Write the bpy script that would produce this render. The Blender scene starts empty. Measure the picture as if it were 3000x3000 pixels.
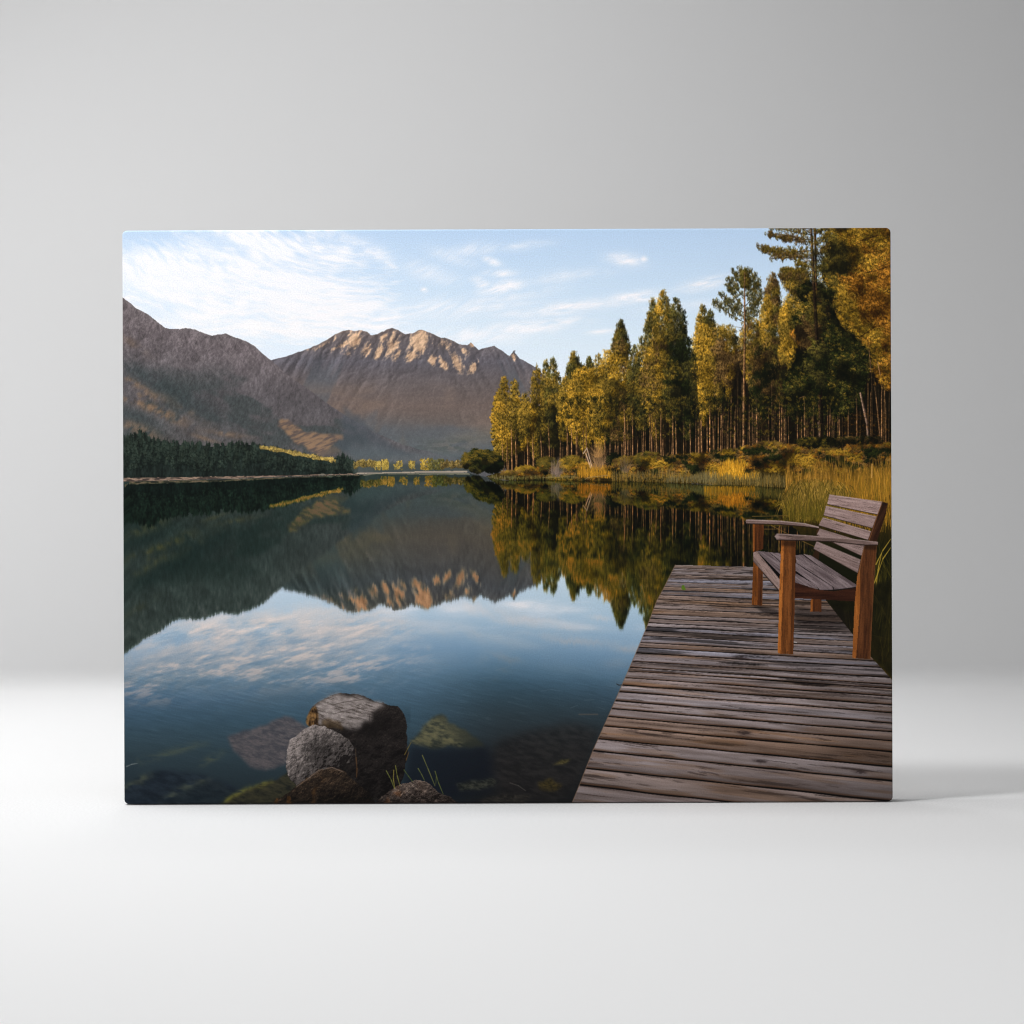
# ---------------------------------------------------------------- printed picture
# The print is a flat picture, so its ink is worked out here as a 2D array, in pixel
# units of the picture plane (x 350..2626, y 656..2368), and used as the ink colour.
import numpy as np, math
S = 0.75
PX0, PY0, PX1, PY1 = 350.0, 656.0, 2626.0, 2368.0
W, H = int((PX1-PX0)*S), int((PY1-PY0)*S)
K = 2.415
rng = np.random.RandomState(7)
F32 = np.float32
TAB = np.random.RandomState(3).rand(256, 256).astype(F32)
XX, YY = np.meshgrid((PX0+(np.arange(W)+0.5)/S).astype(F32), (PY0+(np.arange(H)+0.5)/S).astype(F32))
img = np.zeros((H, W, 3), F32)

def vn(x, y, seed=0):
    x = np.asarray(x, F32)+seed*17.31; y = np.asarray(y, F32)+seed*9.77
    xi = np.floor(x); yi = np.floor(y)
    fx = x-xi; fy = y-yi
    fx = fx*fx*(3-2*fx); fy = fy*fy*(3-2*fy)
    a = xi.astype(np.int32) & 255; b = yi.astype(np.int32) & 255
    a1 = (a+1) & 255; b1 = (b+1) & 255
    t = TAB[b, a]; u = TAB[b, a1]; v = TAB[b1, a]; w = TAB[b1, a1]
    t = t+(u-t)*fx; v = v+(w-v)*fx
    return t+(v-t)*fy

def fbm(x, y, o=4, seed=0, g=0.5):
    s = 0; a = 1.0; n = 0
    for i in range(o):
        s = s+a*vn(x*(2**i), y*(2**i), seed+i*3); n += a; a *= g
    return s/n

def ridged(x, y, o=5, seed=0, g=.55):
    s = 0; a = 1.0; n = 0
    for i in range(o):
        r_ = 1-np.abs(2*vn(x*(2**i)+i*3.7, y*(2**i)+i*1.9, seed+i*5)-1)
        s = s+a*r_*r_; n += a; a *= g
    return s/n
def relief(h, d=1):
    gx = np.roll(h, -d, 1)-np.roll(h, d, 1); gy = np.roll(h, -d, 0)-np.roll(h, d, 0)
    e = -gx*.85-gy*.5
    return np.clip(e/(e.std()*2.2+1e-6), -1, 1)
def ss(a, b, x):
    t = np.clip((x-a)/(b-a), 0, 1); return t*t*(3-2*t)

def C3(c): return np.array(c, F32)
def mix(a, b, t):
    a = np.asarray(a, F32); b = np.asarray(b, F32)
    t = np.asarray(t, F32)
    if t.ndim == 2: t = t[..., None]
    return a+(b-a)*t

def ramp(x, stops):
    xs = [s[0] for s in stops]
    return np.stack([np.interp(x, xs, [s[1][k] for s in stops]) for k in range(3)], -1).astype(F32)

TILE = dict(A=(360,660), B=(1100,660), C=(1820,660), D=(360,1240), E=(1100,1240), F=(1820,1240), G=(360,1760), H=(1100,1760), I=(1820,1760))
def P(tile, *pts):
    ox, oy = TILE[tile]
    return [(ox+x/K, oy+y/K) for x, y in pts]

def blur1(a, r, ax):
    if r < 1: return a
    r = int(r)
    pad = [(0,0)]*a.ndim; pad[ax] = (r+1, r)
    c = np.cumsum(np.pad(a, pad, mode='edge'), axis=ax, dtype=np.float64)
    n = a.shape[ax]
    hi = np.take(c, np.arange(2*r+1, 2*r+1+n), axis=ax); lo = np.take(c, np.arange(0, n), axis=ax)
    return ((hi-lo)/(2*r+1)).astype(F32)
def blur(a, rx, ry=None):
    ry = rx if ry is None else ry
    for _ in range(2):
        a = blur1(a, rx, 1); a = blur1(a, ry, 0)
    return a

def reg(x0, y0, x1, y1):
    a = max(0, int((x0-PX0)*S)-1); b = min(W, int((x1-PX0)*S)+2)
    c = max(0, int((y0-PY0)*S)-1); d = min(H, int((y1-PY0)*S)+2)
    return slice(c, max(c, d)), slice(a, max(a, b))

def pmask(pts, X, Y):
    m = np.zeros(X.shape, bool)
    n = len(pts)
    for i in range(n):
        x0, y0 = pts[i]; x1, y1 = pts[(i+1) % n]
        if y0 == y1: continue
        m ^= ((Y >= min(y0, y1)) & (Y < max(y0, y1)) & (X < x0+(Y-y0)*((x1-x0)/(y1-y0))))
    return m.astype(F32)

def fill(pts, col, a=1.0, soft=0, rough=0, rs=18, seed=1, yr=1.0):
    xs = [p[0] for p in pts]; ys = [p[1] for p in pts]
    e = soft*2.5+rough+2
    r = reg(min(xs)-e, min(ys)-e, max(xs)+e, max(ys)+e)
    X = XX[r]; Y = YY[r]
    if X.size == 0: return
    qx, qy = X, Y
    if rough:
        qx = X+rough*2*(fbm(X/rs, Y/rs, 3, seed)-.5); qy = Y+yr*rough*2*(fbm(X/rs, Y/rs, 3, seed+5)-.5)
    m = pmask(pts, qx, qy)
    if soft: m = blur(m, max(1, soft*S))
    c = col(X, Y) if callable(col) else C3(col)
    img[r] = mix(img[r], c, m*a)

def ridge(pts, X, amp=2.5, sc=14., seed=2):
    y = np.interp(X[0], [p[0] for p in pts], [p[1] for p in pts])
    n = fbm(X[0]/sc, X[0]*0+seed, 4, seed, .6)-.5
    return (y+amp*2*n)[None, :].astype(F32)

# ------------------------------------------------------------ stamps
def make_tufts(n, w, h, k, spread, seed, up=1.0, fat=.9):
    r = np.random.RandomState(seed); out = []
    for _ in range(n):
        X, Y = np.meshgrid(np.arange(w)+.5, np.arange(h)+.5)
        a = np.zeros((h, w))
        for _ in range(k):
            ang = (r.rand()-.5)*spread - math.pi/2*up + (0 if up else r.rand()*6.28)
            x0 = w/2+(r.rand()-.5)*w*.35; y0 = h*(.5+.32*up)+(r.rand()-.5)*h*.2
            L = h*(.35+.45*r.rand())
            dx, dy = math.cos(ang), math.sin(ang)
            t = np.clip(((X-x0)*dx+(Y-y0)*dy)/L, 0, 1)
            d = np.hypot(X-x0-dx*t*L, Y-y0-dy*t*L)
            a = np.maximum(a, np.clip(1.25*min(1, fat+.05)-d/(fat*(1-.45*t)), 0, 1))
        out.append(a.astype(F32)[..., None])
    return out
TS = make_tufts(14, 5, 6, 4, 2.0, 1)
TM = make_tufts(14, 5, 8, 3, 1.5, 2, 1.0, .62)
TL = make_tufts(14, 7, 7, 4, 5.0, 3, .6, .62)
TB = make_tufts(14, 8, 7, 6, 6.3, 4, 0.0, .7)
TD = make_tufts(14, 6, 6, 5, 6.3, 5, 0.3, .66)

def splat(st, x, y, c, a=1.0):
    h, w = st.shape[:2]
    i = int((x-PX0)*S-w/2+.5); j = int((y-PY0)*S-h/2+.5)
    i0 = max(i, 0); j0 = max(j, 0); i1 = min(i+w, W); j1 = min(j+h, H)
    if i1 <= i0 or j1 <= j0: return
    s = st[j0-j:j1-j, i0-i:i1-i]*a
    v = img[j0:j1, i0:i1]
    v += (c-v)*s

def line(pts, w, col, a=1.0, w1=None, dark=None):
    """tapered stroke; dark = colour of its right-hand side"""
    w1 = w if w1 is None else w1
    for (x0, y0), (x1, y1) in zip(pts[:-1], pts[1:]):
        ww = max(w, w1)+2
        r = reg(min(x0,x1)-ww, min(y0,y1)-ww, max(x0,x1)+ww, max(y0,y1)+ww)
        X = XX[r]; Y = YY[r]
        if X.size == 0: continue
        L = math.hypot(x1-x0, y1-y0)+1e-6
        dx, dy = (x1-x0)/L, (y1-y0)/L
        t = np.clip((X-x0)*dx+(Y-y0)*dy, 0, L)
        ex = X-x0-dx*t; ey = Y-y0-dy*t
        d = np.hypot(ex, ey)
        hw = (w+(w1-w)*t/L)/2
        m = np.clip((hw-d)*S+.5, 0, 1)*np.minimum(1, 2*hw*S)
        c = C3(col)
        if dark is not None:
            c = mix(col, dark, ss(-.3, .5, ex/hw))
            c = c*(0.72+.56*vn(X/5, Y/7, 8))[..., None]
        img[r] = mix(img[r], c, m*a)
    
# ------------------------------------------------------------ sky
def blob(X, Y, cx, cy, rx, ry, ang=0):
    c, s = math.cos(ang), math.sin(ang)
    u = (X-cx)*c+(Y-cy)*s; v = -(X-cx)*s+(Y-cy)*c
    return np.exp(-(u/rx)**2-(v/ry)**2)

def sky(X, Y):
    base = ramp(Y, [(300,(.50,.63,.83)),(668,(.672,.772,.885)),(850,(.742,.825,.905)),(1000,(.805,.865,.915)),(1120,(.855,.89,.925))])
    lf = ss(1500, 500, X)
    base = mix(base, base.mean(-1, keepdims=True), .10)
    base = mix(base, (.85,.88,.925), lf*.45*ss(560,900,Y))
    # streak field: fibres fall to the right at the top left and flatten lower down
    ang = np.interp(Y, [600, 760, 900, 1050], [.50, .42, .16, .02]).astype(F32)
    ang = ang*ss(1500, 900, X)-.13*ss(1150, 1500, X)
    wx = 40*(fbm(X/160, Y/110, 3, 11)-.5)
    Xc = X-700; Yc = Y-820
    u = Xc*np.cos(ang)+Yc*np.sin(ang); v = -Xc*np.sin(ang)+Yc*np.cos(ang)+wx
    f1 = fbm(u/150, v/24, 5, 21, .55)
    f2 = fbm(u/40, v/11, 4, 31, .6)
    f3 = fbm(X/230, Y/110, 4, 41)
    m = np.maximum.reduce([blob(X,Y,520,835,330,115,.12), blob(X,Y,830,860,330,130,.1), blob(X,Y,560,940,420,80,.05)*.95,
                           blob(X,Y,760,725,190,60,.4)*.9, blob(X,Y,960,760,150,70,.35)*.8, blob(X,Y,420,760,160,55,.3)*.85, blob(X,Y,900,960,300,60,0)*.75])
    c = np.clip(m*1.5+(f1-.5)*1.0+(f3-.5)*1.2+(f2-.5)*1.15-.40, 0, 1)
    c = c*ss(.03, .25, m)*.95
    wisps = [(1370,735,75,16,-.15,.5),(1320,752,60,16,.3,.4),(1443,767,24,9,.35,.9),(1472,801,42,9,-.03,.9),(1410,830,26,13,.35,.9),(1470,843,62,16,-.22,.85),
             (1540,720,60,10,-.12,.5),(1700,895,170,13,-.12,.75),(1850,870,75,12,-.16,.8),(1590,915,130,12,-.05,.5),(1400,905,140,12,-.1,.45),(1480,870,150,14,-.15,.4),(1260,800,80,22,.3,.35),(1650,810,120,16,-.1,.35),(2000,900,120,12,-.1,.4),(1540,960,110,16,-.06,.7),(1640,946,80,12,-.12,.6),
             (1760,972,34,6,-.1,.7),(1830,762,44,16,.12,.9),(1886,760,12,9,0,.8),(2065,833,62,13,-.2,1.0),(2015,843,40,9,-.1,.5),(1890,872,60,10,-.1,.7),
             (1110,745,50,16,.6,.6),(1140,772,26,7,.5,.7),(1243,850,10,6,.3,.7),(1300,905,120,30,-.1,.45),(1150,930,110,35,0,.5),(1380,985,150,22,0,.5),(1130,950,60,26,.1,.6)]
    w = np.zeros(X.shape, F32)
    for cx, cy, rx, ry, a, s in wisps:
        w = np.maximum(w, min(1, s*1.2)*blob(X, Y, cx, cy, rx*1.1, ry*1.2, a))
    w = w*np.clip(.55+(f1-.4)*1.7+(f2-.45)*1.6, 0, 1.3)
    base = mix(base, (.915,.91,.925), np.clip(c, 0, 1)*(.70+.26*ss(.3,.65,f2*.6+f1*.4)))
    base = mix(base, (.95,.93,.935), np.clip(w, 0, 1)*.85)
    warm = blob(X, Y, 800, 960, 420, 110)
    return mix(base, (.93,.912,.90), warm*.35*np.clip(c+.3, 0, 1))

img[:] = sky(XX, YY)
UP = reg(PX0, PY0, PX1, 1440)

# ------------------------------------------------------------ mountains
X = XX[UP]; Y = YY[UP]
mid_r = P('A',(900,1100),(1055,957),(1100,940),(1160,930),(1215,908),(1300,880),(1370,850),(1440,815),(1500,775),(1560,748),(1605,742),(1640,750),(1690,743),(1730,755),(1757,778),(1800,775),(1840,750),(1890,732))[:-1] + \
        P('B',(40,765),(80,740),(120,730),(160,742),(215,773),(270,765),(300,745),(325,741),(380,760),(430,780),(460,795),(490,797),(540,815),(590,840),(650,852),(675,829),(700,855),(730,880),(790,865),(840,855),(880,880),(930,915),(950,925),(965,905),(978,891),(990,910),(1020,945),(1060,965),(1110,995),(1180,1050),(1300,1150),(1500,1250))
ry = ridge(mid_r, X, 2.2, 12, 4)
m = (Y > ry).astype(F32)
dep = Y-ry
# gullies run down and to the left on the left flank, down and right on the right flank
flank = np.interp(X, [760, 1180, 1330, 1560], [-.75, -.45, .35, .8]).astype(F32)
gu = X-flank*dep*.9
gn = fbm(gu/17, Y/70+gu/200, 5, 51, .55)
gl = fbm(gu/60, Y/190, 4, 61, .5)
fine = fbm(X/5, Y/5, 3, 71)
hgt = fbm(gu/26, Y/75, 5, 77, .58)
hx = (np.roll(hgt, -2, 1)-np.roll(hgt, 2, 1))
lam = np.clip(.5-hx*6.0, 0, 1)
shade = ramp(Y, [(960,(.44,.41,.42)),(1060,(.385,.38,.42)),(1130,(.41,.385,.395)),(1190,(.44,.395,.385)),(1240,(.42,.385,.375)),(1290,(.39,.39,.39)),(1380,(.34,.365,.38))])
R1 = ridged(gu/70+fine*.15, Y/150, 5, 57, .6)
rl = relief(blur(R1, 1), 2); rl2 = relief(fbm(X/9, Y/9, 4, 59, .6), 1)
crag = ss(1190, 1020, Y)
shade = shade*(0.83+.12*gn+.17*rl*(.45+.55*crag)+.12*(R1-.35)+.07*rl2*(.4+.6*crag))[..., None]*C3((1.03,1.0,.965))
shade = mix(shade, (.315,.345,.375), ss(.5,.68,gl)*.5*ss(1010,1120,Y))
shade = mix(shade, (.47,.40,.36), ss(.48,.75,fbm(X/120,Y/55,4,81))*.6*ss(1100,1180,Y)*ss(1330,1250,Y))
shade = mix(shade, (.32,.345,.37), .40*blob(X,Y,1150,1250,190,28,.05))
shade = mix(shade, (.31,.35,.37), .4*blob(X,Y,1050,1320,220,38,.05))
shade = mix(shade, (.44,.41,.37), .7*blob(X,Y,1370,1290,110,26,-.25)*ss(.3,.6,fbm(X/60,Y/22,4,83)))
shade = mix(shade, (.28,.31,.30), .7*ss(.5,.62,fbm(X/30,Y/10,3,84))*blob(X,Y,1340,1310,140,24,.0))
term = np.interp(X[0], [q[0] for q in P('A',(1200,900),(1330,885),(1450,905),(1600,915),(1660,945),(1740,940),(1800,950))+P('B',(150,960),(330,955),(400,1000),(530,1040),(640,1060),(720,1050),(800,960),(990,960),(1010,940))],
                 [q[1] for q in P('A',(1200,900),(1330,885),(1450,905),(1600,915),(1660,945),(1740,940),(1800,950))+P('B',(150,960),(330,955),(400,1000),(530,1040),(640,1060),(720,1050),(800,960),(990,960),(1010,940))])[None,:]
term = term+26*(fbm(X/28, Y/60, 3, 91)-.5)
faces = np.zeros(X.shape, F32)
for cx, cy, rx, ryy, a, s in [(1040,1000,26,22,1.9,1.0),(1000,1012,40,8,-.5,.9),(1075,1025,14,30,.6,.8),(1018,1045,10,26,.5,.8),(1150,1010,40,22,2.0,.9),(1110,1035,16,34,.55,.9),(1128,990,14,22,.4,.7),
        (1228,1000,24,40,.25,1.15),(1207,1045,22,22,.3,1.0),(1165,1040,10,26,.5,.8),(1266,1058,14,26,.4,1.0),(1300,1010,30,24,.6,.75),(1302,1068,14,24,-.5,1.0),(1338,1062,16,40,-.45,1.0),(1385,1080,13,24,.6,1.0),(1360,1030,18,9,.3,.6),(1384,1010,9,9,0,.9),(1505,1045,9,16,-.4,1.0),(900,1030,30,5,-.45,.6),(950,1010,40,6,-.5,.7),(1325,990,40,6,.4,.5),(1180,985,10,14,.3,.6)]:
    faces = np.maximum(faces, s*blob(X, Y, cx, cy, rx, ryy, a))
lit = np.clip(faces*2.2+rl*.75+rl2*.35+(gn-.5)*1.5+(fine-.5)*.7-.74, 0, 1)*ss(6, -6, Y-term)
rim = .5*np.exp(-dep/6.)*ss(1220,1000,X)*ss(840,1000,X)
litc = mix((.56,.44,.35), (.90,.75,.61), np.clip(.5+.5*rl+.3*rl2+.4*(gn-.5),0,1))
mcol = mix(shade, litc, np.clip(lit*.9+rim*.6, 0, 1))
mcol = mcol*(0.93+.14*fine)[..., None]
img[UP] = mix(img[UP], mcol, m)
line(P('B',(968,912),(978,893),(986,890)), 3, (.33,.31,.32))

left_r = P('A',(-60,460),(0,508),(60,555),(100,590),(180,630),(230,670),(300,725),(350,737),(410,735),(450,728),(520,742),(570,765),(620,782),(680,772),(735,768),(800,795),(870,820),(940,860),(1000,915),(1055,957),(1150,1050),(1300,1150),(1420,1240),(1520,1310),(1600,1365),(1700,1420),(1800,1475),(1900,1520),(2000,1560),(2300,1640))
ry = ridge(left_r, X, 2.6, 16, 6)
dep = Y-ry
m = (dep > 0).astype(F32)
gu = X-.95*dep; gv = Y
gn = fbm(gu/16, (X+Y)/75, 5, 151, .55)
g2 = fbm((X-Y*1.1)/20, (X*.8+Y)/34, 5, 153, .62)
gl = fbm((X-Y*.7)/120, Y/80, 4, 161)
hx = np.roll(g2, -2, 1)-np.roll(g2, 2, 1)
col = ramp(Y-.18*X, [(780,(.42,.39,.40)),(900,(.40,.37,.385)),(1030,(.355,.34,.355)),(1130,(.35,.335,.345)),(1200,(.325,.32,.325)),(1300,(.28,.30,.30))])
rd = fbm((X-Y*.9)/70, (X*.5+Y)/45, 4, 157)
R2 = ridged((X-Y*.85)/92+fine*.1, (X*.7+Y)/170, 5, 167, .55)
rl = relief(blur(R2, 2), 3); rl2 = relief(fbm((X-Y*.4)/9, (Y+X*.4)/12, 4, 169, .62), 1)
up_ = ss(1230, 960, Y)
col = col*(0.80+.09*g2+.16*rd+.15*rl*(.55+.45*up_)+.05*rl2*(.4+.6*up_)+.16*(R2-.35))[..., None]*C3((1.01,1.0,.985))
gnd = ss(.50,.64,gl)
col = mix(col, (.225,.25,.25), gnd*.72*ss(980,1090,Y-.1*X))
col = mix(col, (.22,.25,.255), .8*np.maximum(blob(X,Y,420,1100,80,26,.5), np.maximum(blob(X,Y,500,1150,110,28,.6), blob(X,Y,400,1225,90,28,.35))))
col = mix(col, (.22,.245,.25), .65*blob(X,Y,590,1195,120,40,.5))
for cx, cy, rx, ryy, a, s in [(400,1125,80,10,.6,.7),(420,1160,70,14,.1,.6),(430,1190,110,10,.32,.95),(480,1215,70,12,.45,.8),(395,1250,60,14,.3,.7),(430,1275,45,12,.3,.6),(380,1000,60,12,.6,.4),(600,1285,40,7,.3,.6),(665,1272,60,9,.15,.6),(560,1210,60,10,.5,.3)]:
    col = mix(col, (.47,.385,.315), s*blob(X,Y,cx,cy,rx,ryy,a)*ss(.3,.62,fbm((X-Y)/36,(X+Y)/22,4,163)))
col = col*(1+.20*(fbm((X-Y*.8)/8,(X*.7+Y)/16,4,173)-.5)+.10*rl2)[...,None]
fr = ss(.60,.66,fbm((X-Y)/9,(X+Y)/20,3,166))
col = mix(col, (.56,.52,.52), fr*.22*ss(1180,1000,Y))
col = mix(col, (.345,.37,.40), ss(1050,1350,X)*ss(1150,1320,Y)*.28)
img[UP] = mix(img[UP], col*(0.93+.14*fine)[..., None], m)
# dark foot of the valley and the sunlit brown hill
fill(P('A',(1560,1290),(1640,1330),(1760,1449),(1900,1560),(2100,1640),(1600,1640),(1500,1560),(1560,1449)), (.255,.285,.315), .55, soft=6, rough=12)
def hillc(X, Y):
    n = fbm((X-Y*.5)/26, (X*.4+Y)/7, 4, 171)
    return mix((.35,.30,.28), (.56,.44,.34), ss(.28,.68,n))
fill(P('D',(1085,15),(1130,-25),(1200,10),(1300,55),(1420,75),(1545,95),(1490,150),(1440,205),(1390,228),(1320,195),(1210,120),(1180,90)), hillc, .9, soft=3, rough=10, rs=24)
fill(P('D',(1490,75),(1560,80),(1550,120),(1510,118)), (.55,.43,.34), .6, soft=3, rough=5)
fill(P('D',(1330,225),(1500,160),(1540,200),(1400,250)), (.42,.36,.31), .6, soft=4, rough=8)
fill(P('E',(-200,150),(250,215),(640,225),(900,170),(900,290),(-200,300)), (.33,.375,.385), .55, soft=14, rough=12)
# hazy lift over the foot of the far mountain
hz = ss(1080,1340,YY[UP])*ss(700,1000,XX[UP])*ss(1560,1300,XX[UP])
img[UP] = mix(img[UP], (.47,.48,.50), hz*.08)

# ------------------------------------------------------------ far shore, left
img0 = None
top = P('D',(-30,115),(0,110),(40,100),(90,95),(130,70),(165,100),(220,125),(300,132),(400,150),(500,160),(600,165),(740,160),(820,148),(900,155),(970,165),(1100,192),(1300,238),(1500,272),(1530,240),(1560,230),(1600,258),(1645,290),(1665,350))
def ftop(x): return float(np.interp(x, [p[0] for p in top], [p[1] for p in top]))
base = P('D',(-30,395),(1665,362))
fill(top+[base[1], base[0]], lambda X,Y: mix((.085,.112,.105), (.13,.16,.145), fbm(X/7,Y/22,3,181)), 1, rough=3, rs=9)
for k in range(2600):
    x = 350+rng.rand()*(1046-350); t = rng.rand()
    y0 = ftop(x); yb = np.interp(x, [360,1048], [1402,1390])
    y = y0+t*(yb-y0)
    b = .6+.6*rng.rand()*(1-.45*t)
    c = C3((.135,.172,.155))*b
    if rng.rand() < .10 and x < 720 and t < .4: c = C3((.27,.29,.16))*b
    splat((TM if x < 700 else TS)[rng.randint(14)], x, y+2, c, .8)
CON = ((.075,.10,.09), (.13,.165,.145), (.215,.25,.205))
def clump(x, y, r, b, gold, st, pal):
    """one spray of needles: shaded below, lit above"""
    dk, md, lt = pal
    for j in range(3):
        splat(st[rng.randint(14)], x+(rng.rand()-.4)*r, y+(rng.rand()-.1)*r*.9, mix(dk, md, rng.rand()*.7*b), .85)
    for j in range(4):
        q = np.clip(b*(.75+.36*rng.rand()), 0, 1)
        splat(st[rng.randint(14)], x+(rng.rand()-.55)*r*1.1, y-(rng.rand()-.15)*r*.8, mix(md, lt, q*1.4-.4) if q > .30 else mix(dk, md, q*3.3), .85)
for k in range(105):
    x = 350+(k*6.7+rng.rand()*9) % 695; y0 = ftop(x); yb = np.interp(x, [360,1048], [1402,1390])
    h = min((30+34*rng.rand())*(1.15 if x < 620 else .8), yb-y0+6); y1 = y0-h*.16+(0 if k % 2 else rng.rand()*max(yb-y0-h, 0)*.8)
    hw = h*.21
    for q in range(int(16+h*.55)):
        t = rng.rand()**.75; u = rng.rand()*2-1
        clump(x+u*hw*(.12+.95*t), y1+t*h, 4, .55-.25*u-.25*t+.3*(rng.rand()-.5), 0, TS, CON)
    line([(x, y1-7), (x, y1+h*.3)], .8, C3(CON[1])*(.7+.6*rng.rand()), .85, hw*.55)
r = reg(350, 1270, 1050, 1404); X = XX[r]; Y = YY[r]
cg = ss(.0,.05, .245-img[r].mean(-1))*ss(1402,1398,Y)
img[r] = img[r]*(1+cg*((vn(X/3.,Y/9.,27)-.5)*.45+(vn(X/14.,Y/30.,28)-.5)*.35))[...,None]
# bright sunlit band of trees behind
for k in range(520):
    x = 762+rng.rand()*220
    if rng.rand() < .10: continue
    y = np.interp(x, [762,820,880,930,982], [1310,1318,1331,1341,1349])+(rng.rand()-.5)*(9+5*math.sin(x/9.))
    splat(TS[rng.randint(14)], x, y, C3((.84,.71,.38))*(.4+.62*rng.rand()), .8)
for k in range(130):
    x = 765+rng.rand()*215
    y = np.interp(x, [762,820,880,930,982], [1318,1327,1341,1351,1358])+rng.rand()*5
    splat(TM[rng.randint(14)], x, y, C3((.13,.175,.16)), .9)
# far shore trees
fill(P('D',(1630,330),(1660,262),(1900,275),(1932,290),(1932,352),(1640,352))+[], (.27,.30,.29), .8, soft=3, rough=4)
fill(P('E',(-20,290),(330,290),(640,270),(660,345),(-20,350)), (.25,.28,.27), .85, soft=3, rough=4)
def cluster(n, x0, x1, y0, y1, c, st=TS, dark=.45):
    for k in range(n):
        x = x0+rng.rand()*(x1-x0); t = rng.rand()
        b = dark+(1.1-dark)*rng.rand()*(1-.45*t)
        splat(st[rng.randint(14)], x, y0+t*(y1-y0), C3(c)*b, .9)
for k in range(15):
    x = 1036+k*6.6+rng.rand()*7; w_ = 3+5*rng.rand(); cluster(int(10+w_*3), x-w_, x+w_, 1346+rng.rand()*11, 1372-rng.rand()*8, C3((.84,.71,.38))*(.7+.4*rng.rand()), TS, .35)
cluster(60, 1120, 1138, 1350, 1376, (.9,.76,.34))
for x, w, h in [(1106,7,24),(1128,9,26),(1166,11,27),(1206,9,24)]: cluster(46, x-w, x+w, 1374-h, 1375, (.86,.73,.35))
cluster(120, 1232, 1262, 1345, 1376, (.88,.72,.30))
cluster(150, 1255, 1300, 1345, 1376, (.50,.47,.24))
for x in range(1294, 1362, 7): cluster(20, x-4, x+5, 1347+rng.rand()*9, 1372-rng.rand()*4, C3((.76,.63,.34))*(.65+.4*rng.rand()), TS, .3)
fill(P('D',(-10,388),(400,384),(800,376),(1100,370),(1655,358),(1665,364),(1100,380),(800,392),(400,404),(-10,418)), lambda X,Y: mix((.26,.22,.20),(.60,.50,.43),ss(.35,.7,fbm(X/16,Y/2.2,3,191))), .95, rough=1.5, rs=7)
fill(P('D',(1380,362),(1420,357),(1440,366),(1400,372)), (.5,.47,.42), .8); fill(P('D',(1450,364),(1475,359),(1490,368)), (.46,.44,.4), .8)
fill(P('D',(1655,352),(1932,348))+P('E',(300,342),(645,338),(650,350),(300,352),(0,357))+P('D',(1655,362)), (.66,.60,.53), .9, rough=.8, rs=9)

# ------------------------------------------------------------ forest on the right
fill(P('B',(845,1449),(1000,1300),(1300,1250),(1560,1200),(1860,1050))+P('C',(130,1000),(500,950),(760,900),(1100,800),(1300,700),(1960,760),(1960,1449))+P('F',(1960,200),(1400,200),(1000,200),(0,260))+P('E',(1500,350),(950,345),(880,280)),
     lambda X,Y: C3((.075,.062,.038))*(.5+1.0*fbm(X/6,Y/30,3,201))[...,None], 1, rough=8)
def treeline(x): return float(np.interp(x, [1440,1480,1560,1700,1900,2100,2300,2620], [1385,1378,1372,1372,1345,1325,1305,1310]))
# slim trunks deep in the wood
for k in range(300):
    x = 1455+rng.rand()*1165; yb = treeline(x)+rng.rand()*10-6
    y0 = yb-60-rng.rand()*190
    if x > 1720: y0 = yb-80-rng.rand()*170
    b = rng.rand()**1.9
    c = mix((.12,.085,.05), (.68,.49,.30), b)
    w = 1.6+2.0*rng.rand()
    lean = (rng.rand()-.5)*6
    line([(x+lean, y0), (x, yb)], w*.7, c, .55+.4*b, w, C3(c)*.4)
GN = 0
GOLD = ((.17,.125,.035), (.45,.345,.085), (.80,.605,.20))
OLIV = ((.10,.092,.04), (.345,.28,.09), (.63,.49,.17))
GREEN = ((.07,.072,.04), (.225,.205,.085), (.425,.375,.15))
DARK = ((.035,.045,.025), (.08,.098,.042), (.165,.185,.07))
ORNG = ((.17,.10,.03), (.45,.285,.075), (.74,.50,.17))
BRWN = ((.10,.075,.04), (.295,.215,.105), (.54,.41,.215))
def prof_cone(t): return min(1, .10+1.25*t**.75) if t < .72 else max(.45, 1.0-1.6*(t-.72))
def prof_egg(t): return math.sin(math.pi*min(1,(.06+.94*t))**.72)*.95+.05
def prof_col(t): return min(1, .20+1.75*t**.72) if t < .55 else max(.55, 1-.9*(t-.55))
def crown(cx, top, bot, hw, n, pals, prof=prof_cone, st=None, lean=0, side=.45, bright=.6, r=9, tip=True, vgrad=0.0):
    st = st or TM; n = int(n*4.2); r = r*.74
    tops = []
    if tip:
        line([(cx, top-1), (cx, top+22)], 1.2, pals[0][1], .8, 4)
    items = []
    while len(items) < n:
        t = rng.rand()**.8
        w = prof(t)
        if rng.rand() > w: continue
        u = rng.rand()*2-1
        if abs(u) > .72 and rng.rand() < .45: continue
        items.append((t, u, w))
    items.sort(key=lambda q: abs(q[1])*-.3+rng.rand()+.35*q[0])
    for t, u, w in items:
        x = cx+u*w*hw*(.88+.2*rng.rand())+lean*t; y = top+t*(bot-top)+abs(u)*3
        nz = float(vn(x/24., y/17., 5))*.9+float(vn(x/60., y/50., 9))*.6
        b = np.clip(bright+.10-side*u+(nz-.75)*.9+(vgrad-.3)*(t-.40), 0, 1.1)
        p = pals[min(len(pals)-1, int(len(pals)*np.clip(1.6*(float(vn(x/26., y/24., 25))-.5)+.5+.5*(rng.rand()-.5), 0, .999)))]
        clump(x, y, r, float(b), 0, st, p)
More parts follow.
